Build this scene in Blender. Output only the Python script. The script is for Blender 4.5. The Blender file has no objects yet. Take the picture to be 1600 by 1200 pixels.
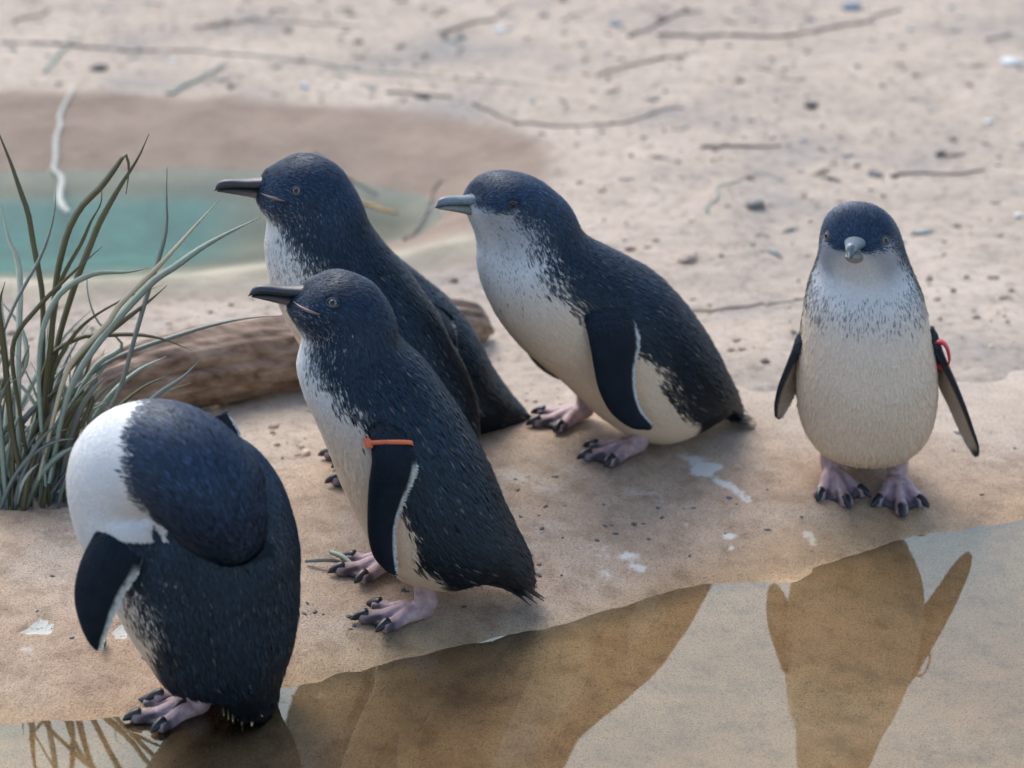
import bpy, bmesh, math, random
import numpy as np
from mathutils import Vector, Matrix
from mathutils.bvhtree import BVHTree

# ------------------------------------------------------------------ camera, sky, sun, exposure
scene = bpy.context.scene
COL = scene.collection
cam_data = bpy.data.cameras.new('camera')
cam = bpy.data.objects.new('camera', cam_data)
COL.objects.link(cam)
scene.camera = cam
cam.location = (0, 0, 1.08)
cam.rotation_euler = (math.radians(90 - 22), 0, 0)
cam_data.sensor_width = 36
cam_data.lens = 94.5
cam_data.clip_start = 0.05
cam_data.clip_end = 400
cam_data.dof.use_dof = True
cam_data.dof.focus_distance = 2.34
cam_data.dof.aperture_fstop = 5.0

world = bpy.data.worlds.new('World')
scene.world = world
world.use_nodes = True
wn = world.node_tree
wn.nodes.clear()
sky = wn.nodes.new('ShaderNodeTexSky')
sky.sky_type = 'NISHITA'
sky.sun_disc = False
SUN_ELEV, SUN_AZ = 52, -25          # azimuth from +Y, negative towards -X
sky.sun_elevation = math.radians(SUN_ELEV)
sky.sun_rotation = math.radians(SUN_AZ)
sky.air_density = 1.0
sky.dust_density = 2.4
sky.ozone_density = 0.6
bg = wn.nodes.new('ShaderNodeBackground')
bg.inputs['Strength'].default_value = 0.15
wo = wn.nodes.new('ShaderNodeOutputWorld')
wn.links.new(sky.outputs[0], bg.inputs['Color'])
wn.links.new(bg.outputs[0], wo.inputs['Surface'])

sun_data = bpy.data.lights.new('sun', 'SUN')
sun_data.energy = 0.85
sun_data.angle = math.radians(35)
sun_data.color = (1.0, 0.985, 0.95)
sun = bpy.data.objects.new('sun', sun_data)
COL.objects.link(sun)
_e, _a = math.radians(SUN_ELEV), math.radians(SUN_AZ)
_d = Vector((math.sin(_a) * math.cos(_e), math.cos(_a) * math.cos(_e), math.sin(_e)))
sun.rotation_euler = _d.to_track_quat('Z', 'Y').to_euler()
sun.location = _d * 5

scene.view_settings.view_transform = 'Standard'
scene.view_settings.look = 'None'
scene.view_settings.exposure = 1.0
scene.view_settings.gamma = 1.0
scene.render.engine = 'CYCLES'
scene.cycles.use_denoising = True
scene.cycles.max_bounces = 8
scene.cycles.transparent_max_bounces = 12
scene.cycles.caustics_reflective = False
scene.cycles.caustics_refractive = False

# ------------------------------------------------------------------ helpers
RNG = np.random.default_rng(11)

def lin(r, g, b):
    f = lambda c: (c / 255 / 12.92) if c / 255 <= 0.04045 else ((c / 255 + 0.055) / 1.055) ** 2.4
    return np.array([f(r), f(g), f(b)])

def _hash(ix, iy, iz, seed):
    h = (ix * 374761393 + iy * 668265263 + iz * 2147483647 + seed * 974634541) & 0xFFFFFFFF
    h = ((h ^ (h >> 13)) * 1274126177) & 0xFFFFFFFF
    h = (h ^ (h >> 16)) & 0xFFFFFFFF
    return h / 4294967295.0

def noise(p, scale, seed=0):
    """value noise in [-1,1] at points p (n,2) or (n,3)"""
    p = np.asarray(p, float) * scale
    if p.shape[1] == 2:
        p = np.concatenate([p, np.full((len(p), 1), 0.37)], 1)
    i = np.floor(p).astype(np.int64)
    f = p - i
    f = f * f * (3 - 2 * f)
    r = 0
    for dx in (0, 1):
        for dy in (0, 1):
            for dz in (0, 1):
                w = (f[:, 0] if dx else 1 - f[:, 0]) * (f[:, 1] if dy else 1 - f[:, 1]) * (f[:, 2] if dz else 1 - f[:, 2])
                r = r + w * _hash(i[:, 0] + dx, i[:, 1] + dy, i[:, 2] + dz, seed)
    return r * 2 - 1

def fbm(p, scale, octaves=4, seed=0, gain=0.5):
    r, a = 0, 1.0
    for k in range(octaves):
        r = r + a * noise(p, scale * 2 ** k, seed + k * 17)
        a *= gain
    return r

def sstep(a, b, x):
    t = np.clip((np.asarray(x, float) - a) / (b - a), 0, 1)
    return t * t * (3 - 2 * t)

def mesh_np(name, verts, faces, mats=(), smooth=True, col=None, attrs=None, mat_idx=None):
    verts = np.asarray(verts, np.float32)
    me = bpy.data.meshes.new(name)
    if isinstance(faces, np.ndarray) and faces.ndim == 2:
        n, k = faces.shape
        me.vertices.add(len(verts))
        me.vertices.foreach_set('co', verts.ravel())
        me.loops.add(n * k)
        me.loops.foreach_set('vertex_index', faces.astype(np.int32).ravel())
        me.polygons.add(n)
        me.polygons.foreach_set('loop_start', np.arange(0, n * k, k, dtype=np.int32))
        me.update(calc_edges=True)
    else:
        me.from_pydata([tuple(map(float, v)) for v in verts], [], [tuple(int(i) for i in f) for f in faces])
        me.update()
    if smooth:
        me.polygons.foreach_set('use_smooth', np.ones(len(me.polygons), bool))
    for m in mats:
        me.materials.append(m)
    if mat_idx is not None:
        me.polygons.foreach_set('material_index', np.asarray(mat_idx, np.int32))
    if col is not None:
        a = me.color_attributes.new('Col', 'FLOAT_COLOR', 'POINT')
        c = np.ones((len(verts), 4), np.float32)
        c[:, :3] = col
        a.data.foreach_set('color', c.ravel())
    for k, v in (attrs or {}).items():
        a = me.attributes.new(k, 'FLOAT', 'POINT')
        a.data.foreach_set('value', np.asarray(v, np.float32))
    me.validate()
    return me

def link(name, me, parent=None, loc=None, rz=None, **props):
    o = bpy.data.objects.new(name, me)
    COL.objects.link(o)
    if parent is not None:
        o.parent = parent
    if loc is not None:
        o.location = loc
    if rz is not None:
        o.rotation_euler = (0, 0, rz)
    for k, v in props.items():
        o[k] = v
    return o

def grid_faces(nu, nv, wrap_v=False):
    """faces of a grid with nu rows and nv columns"""
    i = np.arange(nu - 1)[:, None]
    j = np.arange(nv if wrap_v else nv - 1)[None, :]
    a = i * nv + j
    b = i * nv + (j + 1) % nv
    c = (i + 1) * nv + (j + 1) % nv
    d = (i + 1) * nv + j
    return np.stack([a, b, c, d], -1).reshape(-1, 4)

def tube(pts, radii, seg=8, caps=True, flat=None):
    """closed tube through 3D points; returns verts, faces(list)"""
    pts = np.asarray(pts, float)
    n = len(pts)
    radii = np.broadcast_to(np.asarray(radii, float), (n,))
    tan = np.gradient(pts, axis=0)
    tan /= np.linalg.norm(tan, axis=1, keepdims=True) + 1e-12
    ref = np.array([0, 0, 1.0]) if abs(tan[0][2]) < 0.9 else np.array([0, 1.0, 0])
    V = []
    u = np.cross(ref, tan[0]); u /= np.linalg.norm(u)
    for k in range(n):
        u = u - tan[k] * (u @ tan[k]); u /= np.linalg.norm(u) + 1e-12
        w = np.cross(tan[k], u)
        for s in range(seg):
            a = 2 * math.pi * s / seg
            V.append(pts[k] + radii[k] * (math.cos(a) * u + math.sin(a) * w * (flat or 1)))
    Fc = [tuple(f) for f in grid_faces(n, seg, True)]
    if caps:
        V += [pts[0] - tan[0] * radii[0] * 0.6, pts[-1] + tan[-1] * radii[-1] * 0.6]
        a, b = len(V) - 2, len(V) - 1
        for s in range(seg):
            Fc.append((a, (s + 1) % seg, s))
            Fc.append((b, (n - 1) * seg + s, (n - 1) * seg + (s + 1) % seg))
    return np.array(V), Fc

def merge(parts):
    V, Fc, off = [], [], 0
    for v, f in parts:
        V.append(np.asarray(v, float))
        Fc += [tuple(int(i) + off for i in q) for q in f]
        off += len(v)
    return np.concatenate(V), Fc

def catmull(rows, n):
    """smooth resampling of rows (k,m) to n rows, roughly by chord length"""
    P = np.asarray(rows, float)
    k = len(P)
    d = np.linalg.norm(np.diff(P[:, :min(4, P.shape[1])], axis=0), axis=1) + 1e-9
    t = np.concatenate([[0], np.cumsum(np.sqrt(d))])
    tt = np.linspace(0, t[-1], n)
    m = np.zeros_like(P)
    m[1:-1] = (P[2:] - P[:-2]) / (t[2:] - t[:-2])[:, None]
    m[0] = (P[1] - P[0]) / (t[1] - t[0]); m[-1] = (P[-1] - P[-2]) / (t[-1] - t[-2])
    out = np.empty((n, P.shape[1])); st = np.empty(n)
    for q, x in enumerate(tt):
        i = min(max(np.searchsorted(t, x) - 1, 0), k - 2)
        h = t[i + 1] - t[i]; s = (x - t[i]) / h
        out[q] = ((2*s**3-3*s**2+1)*P[i] + (s**3-2*s**2+s)*h*m[i] + (-2*s**3+3*s**2)*P[i+1] + (s**3-s**2)*h*m[i+1])
        st[q] = i + s
    return out, st          # st: fractional station index

def principled(name, **kw):
    m = bpy.data.materials.new(name)
    m.use_nodes = True
    b = m.node_tree.nodes['Principled BSDF']
    for k, v in kw.items():
        k = k.replace('_', ' ')
        s = b.inputs[k]
        if hasattr(v, '__len__') and len(v) == 3:
            v = (*v, 1)
        s.default_value = v
    return m, m.node_tree, b

def nd(nt, t, **kw):
    n = nt.nodes.new(t)
    for k, v in kw.items():
        if k in n.inputs.keys() if hasattr(n, 'inputs') else False:
            n.inputs[k].default_value = v
        else:
            setattr(n, k, v)
    return n

def noise_node(nt, scale, detail=4, rough=0.55, vec=None):
    n = nt.nodes.new('ShaderNodeTexNoise')
    n.inputs['Scale'].default_value = scale
    n.inputs['Detail'].default_value = detail
    n.inputs['Roughness'].default_value = rough
    if vec is not None:
        nt.links.new(vec, n.inputs['Vector'])
    return n

def ramp(nt, src, stops):
    r = nt.nodes.new('ShaderNodeValToRGB')
    e = r.color_ramp.elements
    while len(e) < len(stops):
        e.new(0.5)
    for k, (p, c) in enumerate(stops):
        e[k].position = p
        e[k].color = (*c, 1) if len(c) == 3 else c
    nt.links.new(src, r.inputs[0])
    return r

def mixc(nt, fac, a, b, mode='MIX'):
    m = nt.nodes.new('ShaderNodeMix')
    m.data_type = 'RGBA'
    m.blend_type = mode
    for sock, v in ((m.inputs[0], fac), (m.inputs[6], a), (m.inputs[7], b)):
        if isinstance(v, bpy.types.NodeSocket):
            nt.links.new(v, sock)
        elif hasattr(v, '__len__'):
            sock.default_value = (*v, 1) if len(v) == 3 else v
        else:
            sock.default_value = v
    return m.outputs[2]

def math_node(nt, op, a, b=0.0):
    m = nt.nodes.new('ShaderNodeMath')
    m.operation = op
    for sock, v in ((m.inputs[0], a), (m.inputs[1], b)):
        if isinstance(v, bpy.types.NodeSocket):
            nt.links.new(v, sock)
        else:
            sock.default_value = v
    return m.outputs[0]

def bump(nt, height, strength, dist, normal=None):
    b = nt.nodes.new('ShaderNodeBump')
    b.inputs['Strength'].default_value = strength
    b.inputs['Distance'].default_value = dist
    nt.links.new(height, b.inputs['Height'])
    if normal is not None:
        nt.links.new(normal, b.inputs['Normal'])
    return b.outputs[0]

def attr(nt, name, out='Color'):
    a = nt.nodes.new('ShaderNodeAttribute')
    a.attribute_name = name
    return a.outputs[out]

def coords(nt):
    return nt.nodes.new('ShaderNodeTexCoord').outputs['Object']

# ------------------------------------------------------------------ layout data (metres)
BIRDS = {"orange":{"base":[-0.0902,2.1238,0.0139],"alpha":4,"st":[[-0.0904,0.0075,-0.1091,0.0207,0.016],[-0.0724,0.0195,-0.1051,0.0414,0.032],[-0.0538,0.0232,-0.0938,0.0672,0.046],[-0.0284,0.0178,-0.0826,0.094,0.058],[0.0041,0.0264,-0.0716,0.1235,0.064],[0.0262,0.0471,-0.0584,0.1529,0.066],[0.0449,0.0864,-0.0437,0.1802,0.066],[0.0585,0.1215,-0.0302,0.2024,0.063],[0.0692,0.1537,-0.0184,0.2204,0.058],[0.0794,0.1808,-0.0077,0.2336,0.052],[0.0885,0.2046,0.0009,0.2431,0.045],[0.0922,0.2264,0.0061,0.2525,0.04],[0.0891,0.2414,0.0086,0.2653,0.0365],[0.0871,0.253,0.0143,0.2793,0.035],[0.0912,0.2612,0.0253,0.2945,0.034],[0.0953,0.2682,0.0386,0.3028,0.032],[0.0978,0.2729,0.0561,0.3078,0.027],[0.0993,0.2769,0.0707,0.3042,0.02],[0.0997,0.2815,0.0826,0.2988,0.011]],"bill":[[0.0882,0.2881],[0.1308,0.2926]],"eye":[0.0605,0.2922],"flip":[[0.0359,0.03,0.1979,-0.0017,0.03,0.1909],[0.0341,0.058,0.1863,0.0026,0.058,0.1853],[0.0315,0.07,0.1681,-0.0053,0.07,0.1682],[0.0346,0.073,0.1462,-0.0039,0.073,0.1538],[0.0362,0.074,0.1232,0.0055,0.074,0.1311],[0.0361,0.074,0.0995,0.0123,0.074,0.1094],[0.0322,0.073,0.0799,0.0137,0.073,0.0876],[0.0232,0.072,0.0665,0.0134,0.072,0.0709],[0.0157,0.071,0.0609,0.013,0.071,0.062]],"feet":[[-0.0057,0.0273,0.1293,-0.0052],[0.0143,-0.0482,0.2217,0.0077]]},"tall":{"base":[-0.129,2.3613,0.0365],"alpha":8,"st":[[-0.0711,-0.0024,-0.0929,0.0071,0.01],[-0.0525,-0.0032,-0.0961,0.0243,0.032],[-0.0309,-0.0006,-0.0969,0.0476,0.048],[-0.0063,0.0057,-0.0939,0.0723,0.06],[0.0192,0.0212,-0.0836,0.1031,0.066],[0.0374,0.0555,-0.0704,0.1312,0.067],[0.0535,0.0912,-0.0574,0.1602,0.065],[0.0676,0.127,-0.042,0.1853,0.061],[0.0816,0.1572,-0.0272,0.207,0.056],[0.0916,0.1807,-0.0144,0.224,0.05],[0.0969,0.1999,-0.0045,0.2383,0.045],[0.0997,0.2214,0.0024,0.2498,0.041],[0.0998,0.237,0.0064,0.2606,0.038],[0.0975,0.2512,0.0108,0.2732,0.036],[0.0978,0.2593,0.0182,0.2884,0.035],[0.1011,0.2656,0.0296,0.3048,0.034],[0.1039,0.2694,0.0469,0.3154,0.031],[0.1055,0.2732,0.0655,0.3186,0.025],[0.1066,0.2776,0.0838,0.3121,0.018],[0.107,0.2825,0.098,0.3042,0.01]],"bill":[[0.1026,0.2897],[0.1445,0.2915]],"eye":[0.0711,0.2948],"flip":[[0.0412,0.03,0.1676,-0.0036,0.03,0.1842],[0.0385,0.066,0.1559,-0.0087,0.066,0.1659],[0.0305,0.07,0.1318,-0.0137,0.07,0.1357],[0.0224,0.072,0.1068,-0.016,0.072,0.1078],[0.0112,0.072,0.0806,-0.0156,0.072,0.0823],[-0.0004,0.071,0.0602,-0.0153,0.071,0.0593],[-0.0123,0.07,0.0494,-0.0171,0.07,0.0497]],"feet":[[-0.0039,0.0236,0.1998,-0.0012],[-0.0017,-0.0181,-0.2628,0.0008]]},"hidden":{"base":[-0.0705,2.4813,0.0395],"alpha":6,"st":[[-0.0721,0.0003,-0.0896,0.0086,0.01],[-0.0463,-0.0055,-0.0747,0.0279,0.028],[-0.0238,-0.0059,-0.0619,0.0457,0.044],[-0.0,0.0021,-0.0485,0.0689,0.055],[0.0222,0.0169,-0.0365,0.0945,0.06],[0.0443,0.0385,-0.0214,0.1187,0.061],[0.0628,0.0666,-0.002,0.1409,0.06],[0.0793,0.0957,0.0197,0.1617,0.056],[0.0932,0.1231,0.0407,0.1809,0.051],[0.1038,0.1502,0.0566,0.1999,0.045],[0.1118,0.1769,0.0681,0.2153,0.04],[0.1193,0.1982,0.0746,0.2305,0.036],[0.1251,0.2121,0.0812,0.2431,0.034],[0.1304,0.2221,0.092,0.2531,0.032],[0.1339,0.2274,0.1061,0.2574,0.028],[0.1363,0.232,0.1184,0.2546,0.02],[0.1374,0.2366,0.1284,0.2492,0.011]],"bill":[[0.1335,0.2416],[0.1595,0.2373]],"eye":[0.116,0.2488],"flip":[[0.0319,0.028,0.1476,-0.0053,0.028,0.1297],[0.0282,0.06,0.1296,-0.0099,0.06,0.1183],[0.0227,0.064,0.1046,-0.0095,0.064,0.1],[0.0182,0.066,0.0786,-0.0054,0.066,0.081],[0.0122,0.066,0.0583,-0.0028,0.066,0.0611],[0.0048,0.064,0.0404,-0.0002,0.064,0.0415]],"feet":[[0.013,0.0192,0.1332,-0.0004],[-0.0019,-0.0235,0.0245,0.0006]]},"lean":{"base":[0.0974,2.4243,0.0341],"alpha":29,"st":[[-0.1375,0.0011,-0.1501,0.0143,0.01],[-0.1132,0.0117,-0.138,0.0375,0.028],[-0.0788,0.001,-0.1217,0.0664,0.046],[-0.0415,-0.0016,-0.1041,0.0982,0.058],[-0.0026,0.0207,-0.084,0.1282,0.064],[0.029,0.0528,-0.0641,0.1536,0.066],[0.0619,0.0879,-0.0407,0.1775,0.066],[0.093,0.1163,-0.0145,0.1956,0.063],[0.1168,0.1473,0.0113,0.2116,0.058],[0.132,0.1754,0.0288,0.2232,0.052],[0.1407,0.1985,0.0387,0.2318,0.046],[0.1438,0.2149,0.0433,0.2389,0.041],[0.144,0.2297,0.048,0.2494,0.038],[0.1474,0.2439,0.0548,0.2613,0.036],[0.1521,0.2548,0.0673,0.2744,0.035],[0.1551,0.2619,0.0876,0.2902,0.034],[0.1569,0.2666,0.1129,0.299,0.031],[0.1577,0.2707,0.1336,0.2994,0.022],[0.1562,0.2759,0.1478,0.2918,0.012]],"bill":[[0.151,0.2748],[0.192,0.2807]],"eye":[0.128,0.2803],"flip":[[0.0642,0.03,0.1738,0.0137,0.03,0.1699],[0.0673,0.058,0.1662,0.0128,0.058,0.1595],[0.0666,0.069,0.1424,0.0127,0.069,0.1355],[0.0639,0.072,0.1205,0.019,0.072,0.1118],[0.0592,0.074,0.0977,0.0191,0.074,0.0898],[0.0456,0.074,0.0722,0.0123,0.074,0.0688],[0.0234,0.073,0.0523,0.0021,0.073,0.0545],[0.0063,0.072,0.0464,-0.0015,0.072,0.0488]],"feet":[[-0.0117,0.0206,-0.1504,-0.0015],[-0.0035,-0.0682,-0.091,0.0036]]},"preen":{"base":[-0.2573,1.9648,-0.0045],"alpha":-10,"st":[[-0.0325,-0.0029,-0.061,0.0028,0.018],[-0.0269,0.0099,-0.066,0.0182,0.032],[-0.0186,0.02,-0.0716,0.0411,0.043],[0.0037,0.0239,-0.0776,0.0604,0.054],[0.0269,0.0325,-0.0823,0.0889,0.062],[0.0432,0.0559,-0.0844,0.1208,0.066],[0.0582,0.0817,-0.0848,0.1495,0.068],[0.0717,0.1138,-0.0798,0.1774,0.068],[0.082,0.1418,-0.0717,0.202,0.066],[0.0872,0.1643,-0.0584,0.2233,0.061],[0.0849,0.1856,-0.0416,0.2364,0.054],[0.0732,0.2023,-0.0208,0.2399,0.042],[0.0568,0.2119,-0.0025,0.2358,0.022]],"bill":[[-0.0389,0.1545],[-0.0569,0.1388]],"flip":[[0.0533,0.035,0.1913,0.0302,0.035,0.1903],[0.0582,0.058,0.1875,0.0226,0.058,0.1793],[0.0686,0.07,0.1672,0.023,0.07,0.1599],[0.0749,0.074,0.1463,0.0343,0.074,0.1413],[0.0759,0.076,0.1275,0.0429,0.076,0.1247],[0.072,0.077,0.1085,0.0499,0.077,0.1077],[0.0665,0.077,0.0948,0.0559,0.077,0.0958],[0.061,0.076,0.0874,0.0582,0.076,0.0899]],"feet":[[0.0035,0.0127,0.5081,-0.0018],[-0.0099,-0.0097,0.3955,0.0005]],"neck":[[0.0217,0.0,0.1495,0.058],[0.0335,0.008,0.1851,0.062],[0.0389,0.016,0.2163,0.0545],[0.014,0.032,0.2362,0.0475],[-0.0126,0.048,0.2364,0.0455],[-0.033,0.06,0.2248,0.044],[-0.0443,0.066,0.2088,0.0385],[-0.0528,0.062,0.1912,0.028],[-0.0567,0.052,0.1769,0.014]],"bound":[[0.0238,0.2793],[0.0262,0.2637],[0.0218,0.2483],[0.0174,0.2243],[0.0035,0.2065],[-0.0058,0.1882]],"flap":[[0.012,-0.045,0.2043,-0.0336,-0.045,0.1964],[0.0043,-0.055,0.2234,-0.0307,-0.055,0.2078],[-0.004,-0.06,0.2361,-0.0245,-0.06,0.22],[-0.009,-0.064,0.2393,-0.0173,-0.064,0.2314],[-0.0106,-0.066,0.2397,-0.0132,-0.066,0.236]]},"front":{"base":[0.3415,2.3571,0.0148],"flipL":[[0.012,0.0469,0.1721,-0.02,0.0454,0.1625],[0.016,0.0545,0.1551,-0.022,0.0518,0.1403],[0.016,0.0639,0.1378,-0.022,0.0584,0.1208],[0.014,0.075,0.1171,-0.022,0.0662,0.1011],[0.012,0.0858,0.0935,-0.018,0.0773,0.0797],[0.008,0.0957,0.0696,-0.014,0.0873,0.0582],[0.002,0.1032,0.0505,-0.01,0.0962,0.0433],[-0.002,0.1045,0.0402,-0.006,0.1016,0.0364]],"flipR":[[0.01,-0.0649,0.168,-0.022,-0.0534,0.1611],[0.014,-0.0742,0.1535,-0.022,-0.0574,0.1396],[0.014,-0.0818,0.1341,-0.022,-0.0633,0.1199],[0.012,-0.0887,0.1138,-0.02,-0.0694,0.101],[0.008,-0.0919,0.0945,-0.015,-0.0765,0.0851],[0.002,-0.091,0.0815,-0.01,-0.0838,0.0752],[-0.002,-0.0899,0.0766,-0.006,-0.0877,0.0742]],"feet":[[-0.0125,0.0303,-0.0222],[-0.016,-0.0323,0.1959]]}}
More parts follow.
